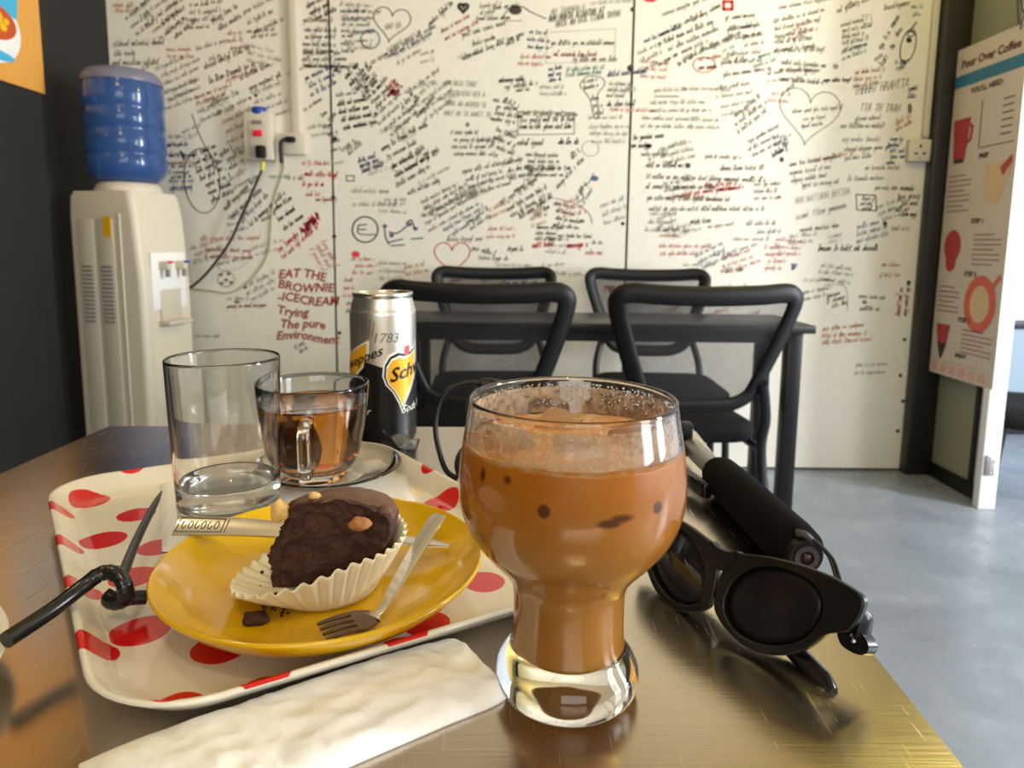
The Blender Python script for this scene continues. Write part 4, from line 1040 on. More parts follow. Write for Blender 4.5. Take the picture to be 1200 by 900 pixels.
for j in range(1, 14):
    a, b = rows[j], rows[j + 1]
    for k in range(N): bm.faces.new((a[k], a[(k + 1) % N], b[(k + 1) % N], b[k]))
for k in range(N): bm.faces.new((cv, rows[1][(k + 1) % N], rows[1][k]))
ln = mesh_obj('paper_liner', bm, M['liner'], muf)
ln.location = (-0.006, -0.002, 0)
sm = ln.modifiers.new('thickness', 'SOLIDIFY'); sm.thickness = 0.0003; sm.offset = 0
bm = bmesh.new()
for k in range(46):
    a = rnd.uniform(2.5, 4.4); r = rnd.uniform(.020, .037)
    s = rnd.uniform(.0003, .0011)
    bmesh.ops.create_icosphere(bm, subdivisions=1, radius=s, matrix=Matrix.Translation((-.006 + r * math.cos(a), -.002 + r * math.sin(a), .0016 + .10 * max(0, r - .03) * .5 + s * .4)))
mesh_obj('crumbs', bm, M['crumb'], muf, kind='stuff')
nut((-0.029, -0.037, 0.0022), (.006, .0045, .0028), M['crumb'], 20)

# ------------------------------------------------------------------ fork and knife
fk = thing('dessert_fork', 'steel dessert fork with chocolate-smeared tines resting on the plate', 'fork', (-0.06, 0.30, PZ))
def strip(bm, pts, widths, thick, side=None):
    """flat bar swept along pts; widths across, horizontal"""
    P = [Vector(p) for p in pts]; R4 = []
    for i, p in enumerate(P):
        tg = (P[min(i + 1, len(P) - 1)] - P[max(i - 1, 0)]).normalized()
        sd = Vector((tg.y, -tg.x, 0)).normalized() if side is None else side
        up = sd.cross(tg).normalized()
        w = widths[i] / 2; h = thick[i] / 2 if isinstance(thick, list) else thick / 2
        R4.append([bm.verts.new(p + sd * a * w + up * b * h) for a, b in ((-1, -.6), (-.8, -1), (.8, -1), (1, -.6), (1, .6), (.8, 1), (-.8, 1), (-1, .6))])
    for a, b in zip(R4, R4[1:]):
        for k in range(8): bm.faces.new((a[k], a[(k + 1) % 8], b[(k + 1) % 8], b[k]))
    bm.faces.new(list(reversed(R4[0]))); bm.faces.new(R4[-1])
    bmesh.ops.recalc_face_normals(bm, faces=bm.faces)
F0 = Vector((-0.06, 0.30, PZ))
hp = [Vector(p) - F0 for p in ((-0.0395, 0.363, 0.7945), (-0.0445, 0.345, 0.7905), (-0.0500, 0.326, 0.7855), (-0.0555, 0.308, 0.7795), (-0.0590, 0.298, 0.7755), (-0.0630, 0.2915, 0.7750))]
hp = spline(hp, 5)
nn = len(hp)
bm = bmesh.new(); strip(bm, hp, list(np.interp(np.linspace(0, 1, nn), [0, .05, .5, .75, .9, 1], [.0075, .0088, .0072, .0042, .0046, .0125])), 0.0018)
auto(mesh_obj('handle', bm, M['steel_fork'], fk), 40)
M['choc_smear'] = plain('chocolate_smeared_steel', (0.16, 0.10, 0.075, 1), 0.35, 0.55, var=0.5, scale=300)
e0 = hp[-1]; dr = Vector((-0.83, -0.50, 0)).normalized(); sd = Vector((dr.y, -dr.x, 0))
bm = bmesh.new(); strip(bm, [e0 - dr * .001, e0 + dr * .004 + Vector((0, 0, .0002)), e0 + dr * .008 + Vector((0, 0, .0004))], [.012, .0168, .0170], 0.0016)
auto(mesh_obj('head', bm, M['choc_smear'], fk), 40)
for k in range(4):
    o_ = sd * (-0.0068 + k * 0.00453)
    bm = bmesh.new()
    strip(bm, [e0 + o_ + dr * d_ + Vector((0, 0, z_)) for d_, z_ in ((.0075, .0004), (.013, .0006), (.019, .0002), (.0225, -.0002))], [.0028, .0026, .0021, .0011], 0.0014)
    auto(mesh_obj('tine', bm, M['choc_smear'], fk), 40)
kn = thing('table_knife', 'steel knife with an embossed flat handle sticking out behind the muffin', 'knife', (-0.155, 0.3545, 0.789))
ka = math.atan2(-0.0022, 0.098)
bm = bmesh.new()
K0 = Vector((-0.155, 0.3545, 0.789))
kp = [Vector(p) - K0 for p in ((-0.1815, 0.3545, 0.7905), (-0.150, 0.3560, 0.7895), (-0.120, 0.3572, 0.7875), (-0.095, 0.3580, 0.7855))]
KS = Vector((0.03, 0.86, 0.5)).normalized(); KN = Vector((0, -0.5, 0.86))
strip(bm, kp, [.0120, .0112, .0095, .008], 0.0022, KS)
auto(mesh_obj('handle', bm, M['steel_fork'], kn), 40)
bm = bmesh.new()
def on_handle(s, w):
    a = kp[0].lerp(kp[1], s)
    return a + KS * -w * 1.25 + KN * .00125
def seg_(s0, w0, s1, w1, w_=.0005):
    a, b = on_handle(s0, w0), on_handle(s1, w1); d = (b - a).normalized(); n_ = KN.cross(d).normalized() * w_ / 2
    bm.faces.new([bm.verts.new(v) for v in (a - n_, b - n_, b + n_, a + n_)])
seg_(.02, -.0036, .80, -.0034); seg_(.02, .0036, .80, .0034); seg_(.04, -.0036, .04, .0036); seg_(.80, -.0036, .80, .0036); seg_(.86, -.0036, .86, .0036)
for k in range(6):
    s = .14 + k * .11
    pts = [(s + .035 * math.cos(a), .0019 * math.sin(a)) for a in [2 * PI * q / 10 for q in range(11 if k % 2 else 8)]]
    for (a, b), (c_, d_) in zip(pts, pts[1:]): seg_(a, b, c_, d_, .00055)
mesh_obj('engraving', bm, M['steel_dark'], kn, smooth=False)
bm = bmesh.new()
strip(bm, [kp[3], kp[3] + Vector((.02, -.001, -.0015)), kp[3] + Vector((.05, -.003, -.0035)), kp[3] + Vector((.062, -.004, -.0045))], [.007, .011, .0105, .003], 0.0012)
auto(mesh_obj('blade', bm, M['steel_fork'], kn), 40)

# ------------------------------------------------------------------ knotted straw
M['straw'] = plain('black_straw', (0.010, 0.010, 0.011, 1), 0.22)
M['straw_flat'] = plain('black_straw_flat', (0.035, 0.034, 0.034, 1), 0.35)
sw = thing('drinking_straw', 'black drinking straw tied in a knot, lying over the tray edge', 'straw', (-0.185, 0.305, TZ))
S0 = Vector((-0.185, 0.305, TZ))
sp = [(-0.2090, 0.2645, 0.779), (-0.2040, 0.2845, 0.7805), (-0.1990, 0.2985, 0.784), (-0.1930, 0.3050, 0.7880), (-0.1855, 0.3050, 0.7875), (-0.1810, 0.3030, 0.7825), (-0.1815, 0.3030, 0.7765), (-0.1875, 0.3050, 0.7735), (-0.1925, 0.3085, 0.7730), (-0.1915, 0.3115, 0.7745)]
sp = [Vector(p) - S0 for p in sp]
path = spline(sp, 7)
# ridged where it bends
rr = [0.0036 + (0.00022 * math.sin(i * 2.4) if 18 < i < 50 else 0) for i in range(len(path))]
bm = bmesh.new(); tube(bm, path, rr, 14)
auto(mesh_obj('straw_end', bm, M['straw'], sw), 50)
k2 = [Vector(p) - S0 for p in ((-0.1900, 0.3090, 0.7735), (-0.1850, 0.3060, 0.7745), (-0.1800, 0.3085, 0.7740), (-0.1755, 0.3110, 0.7730))]
bm = bmesh.new(); tube(bm, spline(k2, 6), 0.0034, 14); auto(mesh_obj('knot_loop', bm, M['straw'], sw), 50)
k3 = [Vector(p) - S0 for p in ((-0.1815, 0.3045, 0.7760), (-0.1845, 0.3085, 0.7800), (-0.1870, 0.3120, 0.7835), (-0.2045, 0.3590, 0.7835), (-0.2255, 0.4245, 0.7835))]
pt = spline(k3, 6)
bm = bmesh.new(); tube(bm, pt, list(np.interp(np.linspace(0, 1, len(pt)), [0, .3, .5, .9, 1], [.0028, .0027, .0030, .0022, .0004])), 12, flat=.45)
auto(mesh_obj('flattened_end', bm, M['straw_flat'], sw), 50)

# ------------------------------------------------------------------ folded napkin in front
def puffy(name, outline_l, outline_r, z, h, n, mat, seed):
    """folded paper: two long edges given as point lists, puffed between them"""
    bm = bmesh.new(); T_ = []; B2 = []
    outline_l = [(x + .0016, y - .0032) for x, y in outline_l]
    Lp = spline([(x, y, 0) for x, y in outline_l], 16); Rp = spline([(x, y, 0) for x, y in outline_r], 16)
    nA = len(Lp); nB = 40
    for i in range(nA):
        rt, rb = [], []
        for j in range(nB + 1):
            v = j / nB; p = Lp[i].lerp(Rp[i], v)
            edge = (1 - abs(2 * v - 1) ** 4)
            u = i / (nA - 1); edge2 = 0.55 + 0.45 * (1 - abs(2 * u - 1) ** 6)
            crease = 0.0022 * mnoise.noise(Vector((p.x * 45 + seed, p.y * 60, 3))) + 0.0016 * (0.5 - abs(mnoise.noise(Vector(((p.x + p.y) * 90, (p.y - p.x) * 60 + seed, 1)))) * 1.6)
            rt.append(bm.verts.new((p.x, p.y, z + 0.0012 + (h * edge ** .6 * edge2) + crease * edge)))
            rb.append(bm.verts.new((p.x, p.y, z)))
        T_.append(rt); B2.append(rb)
    for i in range(nA - 1):
        for j in range(nB):
            bm.faces.new((T_[i][j], T_[i + 1][j], T_[i + 1][j + 1], T_[i][j + 1])); bm.faces.new((B2[i][j], B2[i][j + 1], B2[i + 1][j + 1], B2[i + 1][j]))
        bm.faces.new((T_[i][0], B2[i][0], B2[i + 1][0], T_[i + 1][0])); bm.faces.new((T_[i][nB], T_[i + 1][nB], B2[i + 1][nB], B2[i][nB]))
    for j in range(nB):
        bm.faces.new((T_[0][j], T_[0][j + 1], B2[0][j + 1], B2[0][j])); bm.faces.new((T_[-1][j], B2[-1][j], B2[-1][j + 1], T_[-1][j + 1]))
    bmesh.ops.recalc_face_normals(bm, faces=bm.faces)
    return mesh_obj(name, bm, mat)
far_ = [(-0.157, 0.2175), (-0.102, 0.2555), (-0.0300, 0.2985)]
near_ = [(-0.128, 0.170), (-0.0600, 0.2160), (-0.0030, 0.2560)]
Lx = [(-0.1525, 0.2215), (-0.130, 0.238), (-0.090, 0.2640), (-0.055, 0.286), (-0.0340, 0.2965), (-0.0265, 0.2960)]
Rx = [(-0.118, 0.164), (-0.088, 0.197), (-0.058, 0.2180), (-0.025, 0.2400), (-0.0020, 0.2555), (-0.0050, 0.2650)]
nf = puffy('folded_napkin', Lx, Rx, ZT + 0.0002, 0.0060, 0, M['paper'], 4.2)
tag(nf, 'thick folded white paper napkin lying on the steel table in front of the tray', 'napkin')

# white plate at the left edge
wp_ = latheo('white_plate', smooth_prof([(0, .004), (.05, .0045), (.07, .008), (.092, .0145), (.0955, .0152), (.096, .014), (.075, .0055), (.055, 0), (0, .0005)], 4), M['cream_melamine'], None, 72, (-0.2975, 0.2220, ZT))
tag(wp_, 'plain white plate on the steel table, left of the dotted tray', 'plate')

# ------------------------------------------------------------------ tumbler
TBx, TBy = -0.1805, 0.4210
tz = TZ + 0.002
tb = thing('glass_tumbler', 'tall clear straight-sided glass tumbler, nearly empty, on the tray napkin', 'glass', (TBx, TBy, tz))
def shell(outer, inner_r, n=3):
    return smooth_prof(outer, n) + smooth_prof(inner_r, n)
out_p = [(0, .0006), (.024, .0), (.0280, .0), (.0300, .0015), (.0307, .006), (.0316, .03), (.0330, .07), (.0339, .1005), (.0339, .1018), (.0334, .1025), (.0328, .1020)]
in_p = [(.0327, .1005), (.0316, .07), (.0301, .032), (.0289, .0165), (.025, .0125), (.013, .0118), (0, .0118)]
latheo('tumbler_body', out_p + in_p, M['glass'], tb, 96).scale = (1, 1, 1.04)
M['cloudy_water'] = glass('cloudy_water', (0.97, 0.98, 0.95, 1), 1.33, 0.08)
latheo('water', [(0, .0116), (.013, .0116), (.0252, .0123), (.0291, .0165), (.0300, .0270), (.0301, .0282), (.0292, .0276), (0, .0275)], M['cloudy_water'], tb, 64)

# ------------------------------------------------------------------ glass saucer and tea cup
MGx, MGy = -0.1455, 0.4930
sc = latheo('glass_saucer', [(0, .0012), (.024, .0), (.026, 0), (.030, .002), (.050, .0085), (.0605, .0125), (.0612, .0133), (.0606, .0140), (.050, .0105), (.032, .0050), (.027, .0038), (0, .0034)], M['glass'], None, 80, (MGx + 0.010, MGy + 0.005, TZ + 0.0016))
sc.scale = (0.86, 0.86, 1)
tag(sc, 'clear glass saucer under the tea cup', 'saucer')
# keep the saucer clear of the tray lip
mz = TZ + 0.0016 + 0.0036
mg = thing('tea_cup', 'clear glass tea cup of amber tea with square handle towards the camera', 'cup', (MGx, MGy, mz))
out_p = smooth_prof([(0, .0008), (.017, .0002), (.0205, .0), (.0222, .0012), (.0228, .0045), (.0235, .0072), (.0275, .0105), (.0315, .018), (.0352, .032), (.0378, .048), (.0392, .062), (.0398, .0712)], 3)
in_p = [(.0397, .0722), (.0391, .0727), (.0386, .0722)] + smooth_prof([(.0380, .0650), (.0362, .048), (.0336, .032), (.0298, .0192), (.0255, .0132), (.018, .0108), (0, .0102)], 3)
latheo('cup_body', out_p + in_p, M['glass'], mg, 96)
def cup_in(h): return float(np.interp(h, [.0102, .0108, .0132, .0192, .032, .048, .065], [0, .018, .0255, .0298, .0336, .0362, .0380]))
t = NT('amber_tea')
t.set(Base_Color=(0.95, 0.54, 0.13, 1), Roughness=0.0, IOR=1.33)
t.p.inputs['Transmission Weight'].default_value = 1
va = t.node('ShaderNodeVolumeAbsorption'); va.inputs['Color'].default_value = (0.86, 0.46, 0.12, 1); va.inputs['Density'].default_value = 14
t.link(va.outputs[0], t.out.inputs['Volume'])
M['tea'] = t.m
latheo('tea', [(0, .0100)] + [(cup_in(h) + .0003, h - .0002) for h in (.011, .0132, .016, .0192, .025, .032, .04, .048, .0565)] + [(cup_in(.058) + .0003, .0582), (cup_in(.058) - .0012, .0576), (0, .0576)], M['tea'], mg, 72)
hd = Vector((0.16, -1, 0)).normalized()
hpath = [hd * .0345 + Vector((0, 0, .053)), hd * .044 + Vector((0, 0, .0535)), hd * .0555 + Vector((0, 0, .0515)), hd * .0590 + Vector((0, 0, .046)), hd * .0590 + Vector((0, 0, .034)), hd * .0575 + Vector((0, 0, .0235)), hd * .051 + Vector((0, 0, .0185)), hd * .040 + Vector((0, 0, .0185)), hd * .0318 + Vector((0, 0, .0200))]
bm = bmesh.new(); tube(bm, spline(hpath, 6), 0.0043, 12, flat=0.75); mesh_obj('cup_handle', bm, M['glass'], mg)
bmat = plain('tea_bag_paper', (0.035, 0.016, 0.007, 1), 0.9, var=0.4, scale=120)
bag = thing('tea_bag', 'dark tea bag sunk in the glass tea cup', 'tea bag', (MGx - .008, MGy + .002, mz + .0125), 0.7)
bm = bmesh.new()
loft(bm, [[(x * sx, y * sy + oy, z) for x, y in rrect(.0105, .003, .0022, 4)] for sx, sy, oy, z in ((.7, .5, 0, 0.0006), (.95, 1.2, .0, .005), (1, 1.6, .001, .012), (.98, 1.3, .002, .02), (.9, .8, .004, .028), (.75, .2, .005, .034))])
for v in bm.verts: v.co += Vector((mnoise.noise(v.co * 120), mnoise.noise(v.co * 140 + Vector((5, 0, 0))), 0)) * .0012
mesh_obj('pouch', bm, bmat, bag)
# clear wrapper on the saucer's right
cw2 = sheet('plastic_wrapper', [(-0.113, 0.583), (-0.108, 0.566), (-0.0745, 0.518), (-0.076, 0.555)], ZT + 0.0165, 16, 0.010, M['thin_plastic'], thick=.0004, seed=11)
tag(cw2, 'crumpled clear plastic wrapper beside the saucer on the tray edge', 'wrapper')

# ------------------------------------------------------------------ soda can
CNx, CNy = -0.1172, 0.6150
can = thing('soda_can', 'slim silver and black soda water can behind the tea cup', 'can', (CNx, CNy, ZT))
CR = 0.0296
M['can_metal'] = plain('can_bare_metal', (0.75, 0.74, 0.72, 1), 0.25, 1.0, .03)
t = NT('printed_can')
co = t.obj(); sep = t.node('ShaderNodeSeparateXYZ'); t.link(co, sep.inputs[0])
wave = t.math('MULTIPLY', t.math('SINE', t.math('MULTIPLY', sep.outputs[0], 75.0)), -0.0045)
lim = t.math('ADD', 0.0775, wave)
blk = t.math('LESS_THAN', sep.outputs[2], lim)
col_ = t.mix(blk, (0.80, 0.76, 0.68, 1), (0.006, 0.006, 0.007, 1))
t.set(Base_Color=col_, Roughness=0.34)
t.link(t.math('SUBTRACT', 1.0, t.math('MULTIPLY', blk, 0.75)), t.p.inputs['Metallic'])
M['can'] = t.m
latheo('can_wall', smooth_prof([(.0225, .0012), (.0245, .0), (.0262, .002), (CR - .0004, .009), (CR, .014), (CR, .05), (CR, .09), (CR, .121), (CR - .0006, .125), (.0268, .1335), (.0262, .1355)], 3), M['can'], can, 72)
latheo('lid', [(.0262, .1355), (.0270, .1372), (.0272, .1392), (.0268, .1402), (.0258, .1404), (.0252, .1395), (.0245, .1362), (.0235, .1360), (0, .1364)], M['can_metal'], can, 64)
latheo('bottom', [(0, .006), (.015, .004), (.0225, .0012)], M['can_metal'], can, 48)
boxo('pull_tab', (0.002, -0.002, .1372), (.012, .019, .0012), M['can_metal'], can, rz=.4, bevel=.0005)
VA = math.atan2(-CNy, -CNx)         # direction of the camera as seen from the can
def wrap(s, z, d=0.00025):          # s = metres round the can, to the right as seen
    a = VA + s / CR
    return Vector(((CR + d) * math.cos(a), (CR + d) * math.sin(a), z))
def wrapped(name, pts, mat, d):
    bm = bmesh.new()
    tri = bm.faces.new([bm.verts.new((x, y, 0)) for x, y in pts])
    bmesh.ops.triangulate(bm, faces=bm.faces[:])
    bmesh.ops.subdivide_edges(bm, edges=bm.edges[:], cuts=3, use_grid_fill=True)
    for v in bm.verts: v.co = wrap(v.co.x, v.co.y, d)
    return mesh_obj(name, bm, mat, can)
M['can_yellow'] = plain('can_yellow', srgb(240, 176, 40), 0.3, 0.2, .04)
M['can_white'] = plain('can_white', srgb(238, 234, 222), 0.35, 0.1, .02)
M['can_black'] = plain('can_black', (0.006, 0.006, 0.007, 1), 0.3)
M['can_grey'] = plain('can_grey', srgb(120, 112, 100), 0.4, 0.4)
M['can_red'] = plain('can_red', srgb(206, 60, 72), 0.4)
def leaf(cx, cz, w, h, sc_=1.0):
    base = [(-.50, .10), (-.47, .30), (-.33, .44), (-.10, .50), (.12, .47), (.34, .50), (.52, .56), (.60, .62), (.60, .22), (.48, .02), (.30, -.16), (.12, -.32), (.0, -.50), (-.08, -.36), (-.25, -.16), (-.42, -.04)]
    return [(cx + x * w * sc_, cz + y * h * sc_) for x, y in base]
e_x, e_z, e_w, e_h = 0.0165, 0.0625, 0.0300, 0.0480
wrapped('emblem', leaf(e_x, e_z, e_w, e_h, 1.18), M['can_white'], .00025)
wrapped('emblem', leaf(e_x, e_z, e_w, e_h, 1.08), M['can_black'], .0004)
wrapped('emblem', leaf(e_x, e_z, e_w, e_h, 0.98), M['can_white'], .00055)
wrapped('emblem', leaf(e_x, e_z, e_w, e_h, 0.90), M['can_yellow'], .0007)
def ctext(s, x, z, size, mat, d, shear=.25, bold=0.0, slope=0.0):
    bm = bmesh.new(); text_into(bm, s, size, lambda a, b: wrap(x + a, z + b + slope * a, d), shear=shear, bold=bold)
    mesh_obj('lettering', bm, mat, can, smooth=False)
ctext('Schweppes', 0.0050, 0.0625, 0.0170, M['can_black'], .0009, .2, .0004, .22)
ctext('Soda Water', 0.0155, 0.0335, 0.0098, M['can_white'], .0004, .35, .0, .1)
ctext('Soda Water', -0.0605, 0.0335, 0.0098, M['can_white'], .0004, .35, .0, .0)
lf = [(-.048, .062), (-.046, .078), (-.036, .088), (-.018, .098), (-.013, .100), (-.0135, .088), (-.019, .076), (-.028, .067), (-.040, .060)]
wrapped('emblem', [(x * 1.0 + .001, z) for x, z in lf], M['can_white'], .00025)
wrapped('emblem', [(-.029 + (x + .029) * .9, .079 + (z - .079) * .86) for x, z in lf], M['can_yellow'], .0004)
ctext('Schweppes', -0.0565, 0.0640, 0.0125, M['can_black'], .0006, .2, .0002, .42)
ctext('1783', -0.010, 0.098, 0.012, M['can_grey'], .0004, .2)
wrapped('emblem', [(.019, .083), (.0255, .085), (.0255, .0945), (.0195, .0935)], M['can_red'], .0004)
for k in range(4): wrapped('ornament', [(-.019 + .003 * k, .104), (-.0182 + .003 * k, .104), (-.0172 + .0034 * k, .122 - k * .002), (-.0180 + .0034 * k, .122 - k * .002)], M['can_grey'], .0003)

# ------------------------------------------------------------------ headphones behind the goblet
hp_ = thing('headphones', 'black headphones with a thin curved band, half hidden behind the iced coffee', 'headphones', (-0.018, 0.520, ZT))
bd = [(-0.006, .010, .0745), (-0.017, .008, .0755), (-0.031, .004, .0705), (-0.0385, 0, .058), (-0.0405, -.006, .042), (-0.0370, -.012, .026), (-0.0310, -.018, .0125), (-0.022, -.022, .0075)]
tubeo('headband', spline(bd, 6), 0.0021, M['black_satin'], hp_, 10)
def ear(c, rx, ry):
    bm = bmesh.new(); lathe(bm, smooth_prof([(0, -.008), (.018, -.009), (.024, -.004), (.025, .003), (.021, .009), (.012, .0115), (0, .011)], 3), 32)
    bmesh.ops.transform(bm, matrix=Matrix.Translation(c) @ Matrix.Rotation(rx, 4, 'X') @ Matrix.Rotation(ry, 4, 'Y'), verts=bm.verts)
    mesh_obj('ear_cup', bm, M['black_rubber'], hp_)
ear((0.006, .012, .052), math.radians(80), math.radians(20)); ear((0.0, -.014, .0155), math.radians(28), math.radians(4))
tubeo('yoke', spline([(-0.006, .010, .0745), (0.004, .012, .074), (0.006, .013, .064)]), 0.004, M['black_satin'], hp_, 8)
tubeo('yoke', spline([(0.010, .010, .040), (0.014, .0, .03), (0.012, -.010, .020)]), 0.005, M['black_satin'], hp_, 8)

# ------------------------------------------------------------------ selfie stick
ss = thing('selfie_stick', 'black foam-gripped selfie stick lying along the right table edge', 'selfie stick', (0.158, 0.36, ZT))
gx = lambda y: 0.163 - 0.05 * (y - 0.36)
def sp_(y, z): return (gx(y) - 0.158, y - 0.36, z)
GR = 0.0150
bm = bmesh.new(); tube(bm, [sp_(.361, GR), sp_(.364, GR), sp_(.375, GR), sp_(.45, GR), sp_(.490, GR), sp_(.497, GR), sp_(.499, GR)], [GR - .0035, GR - .001, GR, GR, GR - .0008, GR - .003, .0085], 28)
auto(mesh_obj('foam_grip', bm, M['foam'], ss), 50)
bm = bmesh.new(); tube(bm, [sp_(.3565, GR), sp_(.358, GR), sp_(.362, GR)], [.0095, .0105, .0108], 28); auto(mesh_obj('end_cap', bm, M['black_plastic'], ss), 40)
bm = bmesh.new()
ring_prism(bm, [(.0068 * math.cos(2 * PI * k / 28), .0068 * math.sin(2 * PI * k / 28)) for k in range(28)], [(.0040 * math.cos(2 * PI * k / 28), .0040 * math.sin(2 * PI * k / 28)) for k in range(28)], 0, .0012, lambda v: Vector((sp_(.3558, 0)[0] + v.x, sp_(.3565, 0)[1] - v.z, GR + v.y)))
M['ring_grey'] = plain('end_ring', (0.07, 0.062, 0.06, 1), 0.4, 0.4)
auto(mesh_obj('end_ring', bm, M['ring_grey'], ss), 40)
M['screw_red'] = plain('end_screw', (0.05, 0.014, 0.012, 1), 0.4, 0.3)
bm = bmesh.new(); tube(bm, [sp_(.3556, GR), sp_(.358, GR)], .0026, 16); mesh_obj('end_screw', bm, M['screw_red'], ss)
bm = bmesh.new(); tube(bm, [sp_(.496, GR), sp_(.560, GR)], .0078, 20); auto(mesh_obj('tube', bm, M['grey_metal'], ss), 40)
bm = bmesh.new(); tube(bm, [sp_(.555, GR), sp_(.60, GR), sp_(.66, GR)], .0060, 20); auto(mesh_obj('inner_tube', bm, M['dark_metal'], ss), 40)
boxo('clamp_knob', (-0.0075, 0.213, 0.0255), (.0105, .013, .016), M['black_plastic'], ss, bevel=.002)
boxo('clamp_jaw', (-0.012, 0.21, 0.0135), (.022, .03, .012), M['black_plastic'], ss, bevel=.003)
boxo('clip', (-0.020, 0.1235, 0.010), (.008, .03, .012), M['black_gloss'], ss, rz=.25, bevel=.003)
st_ = [(0.0065, .001, GR + .010), (0.0105, -.006, GR + .009), (0.0165, -.010, GR + .003), (0.0185, -.014, GR - .004), (0.0190, -.018, .0050)]
tubeo('wrist_strap', spline(st_, 6), .0010, M['cable'], ss, 8)
tubeo('wrist_strap', spline([Vector(p) + Vector((-.0018, .002, .001)) for p in st_], 6), .0010, M['cable'], ss, 8)
tubeo('strap_anchor', spline([(0.000, 0, GR + .0125), (0.004, -.0015, GR + .0125), (0.0085, -.002, GR + .0085)], 5), .0024, M['cable'], ss, 8)

# ------------------------------------------------------------------ sunglasses
E_ = Vector((0.5525, -0.8315, 0.0575)) * 0.965; U_ = Vector((0.2338, 0.2209, 0.9469)) * 0.98; N_ = Vector((-0.8001, -0.5097, 0.3165))
SGC = Vector((0.1020, 0.3137, 0.7848))
sg = thing('sunglasses', 'black thick-framed sunglasses standing folded on the steel table beside the coffee', 'sunglasses', (0.1022, 0.3132, ZT))
SGL = Vector((0, 0, SGC.z - ZT))
def sgp(s, t_, d=0.0):
    wrapb = -0.10 * (abs(s) - 0.0) ** 2 / 0.06            # gentle face curve
    return SGL + E_ * s + U_ * t_ + N_ * (d + wrapb)
Rl = [(0.0054, -0.0127), (0.0089, -0.0172), (0.0142, -0.0201), (0.0213, -0.0211), (0.0294, -0.02), (0.0381, -0.0165), (0.0453, -0.0113), (0.0496, -0.0045), (0.0515, 0.0035), (0.0495, 0.01), (0.0435, 0.0145), (0.0338, 0.0156), (0.0245, 0.0141), (0.0153, 0.0098), (0.0083, 0.0025), (0.0052, -0.0053)]
Ro = [(-0.0006, -0.0128), (0.0038, -0.0188), (0.0117, -0.0229), (0.0211, -0.0251), (0.0305, -0.0241), (0.0396, -0.0205), (0.0482, -0.0140), (0.0550, -0.0050), (0.0640, 0.0010), (0.0668, 0.0145), (0.0571, 0.0185), (0.0440, 0.0197), (0.0290, 0.0190), (0.0150, 0.0165), (0.0035, 0.0125), (-0.0002, 0.0020)]
def closed_sp(pts, n=5): return [(p.x, p.y) for p in spline([(x, y, 0) for x, y in pts], n, True)]
def mirror(pts): return [(-x - 0.0030, y) for x, y in reversed(pts)]
frame_bm = bmesh.new()
for outer, inner in ((Ro, Rl), (mirror(Ro), mirror(Rl))):
    ring_prism(frame_bm, closed_sp(outer), closed_sp(inner), -0.0040, 0.0, lambda v: sgp(v.x, v.y, v.z))
fr = mesh_obj('front_frame', frame_bm, M['black_satin'], sg); auto(fr, 40)
bv = fr.modifiers.new('edge', 'BEVEL'); bv.width = 0.0007; bv.segments = 2; bv.limit_method = 'ANGLE'; bv.angle_limit = math.radians(50)
bm = bmesh.new()
prism(bm, closed_sp([(-0.0100, 0.0150), (-0.0060, 0.0138), (-0.0015, 0.0132), (0.0030, 0.0138), (0.0070, 0.0150), (0.0040, 0.0070), (0.0010, 0.0040), (-0.0015, 0.0034), (-0.0040, 0.0040), (-0.0070, 0.0070)]), -0.0041, 0.0005, lambda v: sgp(v.x, v.y, v.z))
bmesh.ops.recalc_face_normals(bm, faces=bm.faces)
auto(mesh_obj('bridge', bm, M['black_satin'], sg), 40)
M['lens_matt'] = plain('dark_lens', (0.008, 0.008, 0.009, 1), 0.32, Specular_IOR_Level=0.2)
M['lens'] = plain('dark_glossy_lens', (0.012, 0.010, 0.010, 1), 0.05)
for pts, mt in ((Rl, 'lens_matt'), (mirror(Rl), 'lens')):
    bm = bmesh.new(); o2 = closed_sp(pts)
    cx = sum(p[0] for p in o2) / len(o2); cy = sum(p[1] for p in o2) / len(o2)
    rows = []
    for q in (1.03, .8, .55, .3):
        rows.append([bm.verts.new(sgp(cx + (x - cx) * q, cy + (y - cy) * q, -0.0026 + 0.0014 * (1 - q * q))) for x, y in o2])
    for a, b in zip(rows, rows[1:]):
        for k in range(len(o2)): bm.faces.new((a[k], a[(k + 1) % len(o2)], b[(k + 1) % len(o2)], b[k]))
    bm.faces.new(rows[-1])
    bmesh.ops.recalc_face_normals(bm, faces=bm.faces)
    le = mesh_obj('lens', bm, M[mt], sg)
    sm = le.modifiers.new('thickness', 'SOLIDIFY'); sm.thickness = 0.0012
def temple(pts, w0, w1, name='temple'):
    P = spline([sgp(*p) for p in pts], 6); n_ = len(P); bm = bmesh.new(); R4 = []
    for i, p in enumerate(P):
        tg = (P[min(i + 1, n_ - 1)] - P[max(i - 1, 0)]).normalized()
        sdv = (U_ - tg * U_.dot(tg)).normalized(); th = tg.cross(sdv)
        w = np.interp(i / (n_ - 1), [0, .25, .7, .93, 1], [w0, w0 * .75, w1 * .8, w1, w1 * .55]) / 2
        R4.append([bm.verts.new(p + sdv * a * w + th * b * .0021) for a, b in ((-1, -.6), (-.8, -1), (.8, -1), (1, -.6), (1, .6), (.8, 1), (-.8, 1), (-1, .6))])
    for a, b in zip(R4, R4[1:]):
        for k in range(8): bm.faces.new((a[k], a[(k + 1) % 8], b[(k + 1) % 8], b[k]))
    bm.faces.new(list(reversed(R4[0]))); bm.faces.new(R4[-1])
    bmesh.ops.recalc_face_normals(bm, faces=bm.faces)
    return auto(mesh_obj(name, bm, M['black_gloss'], sg), 50)
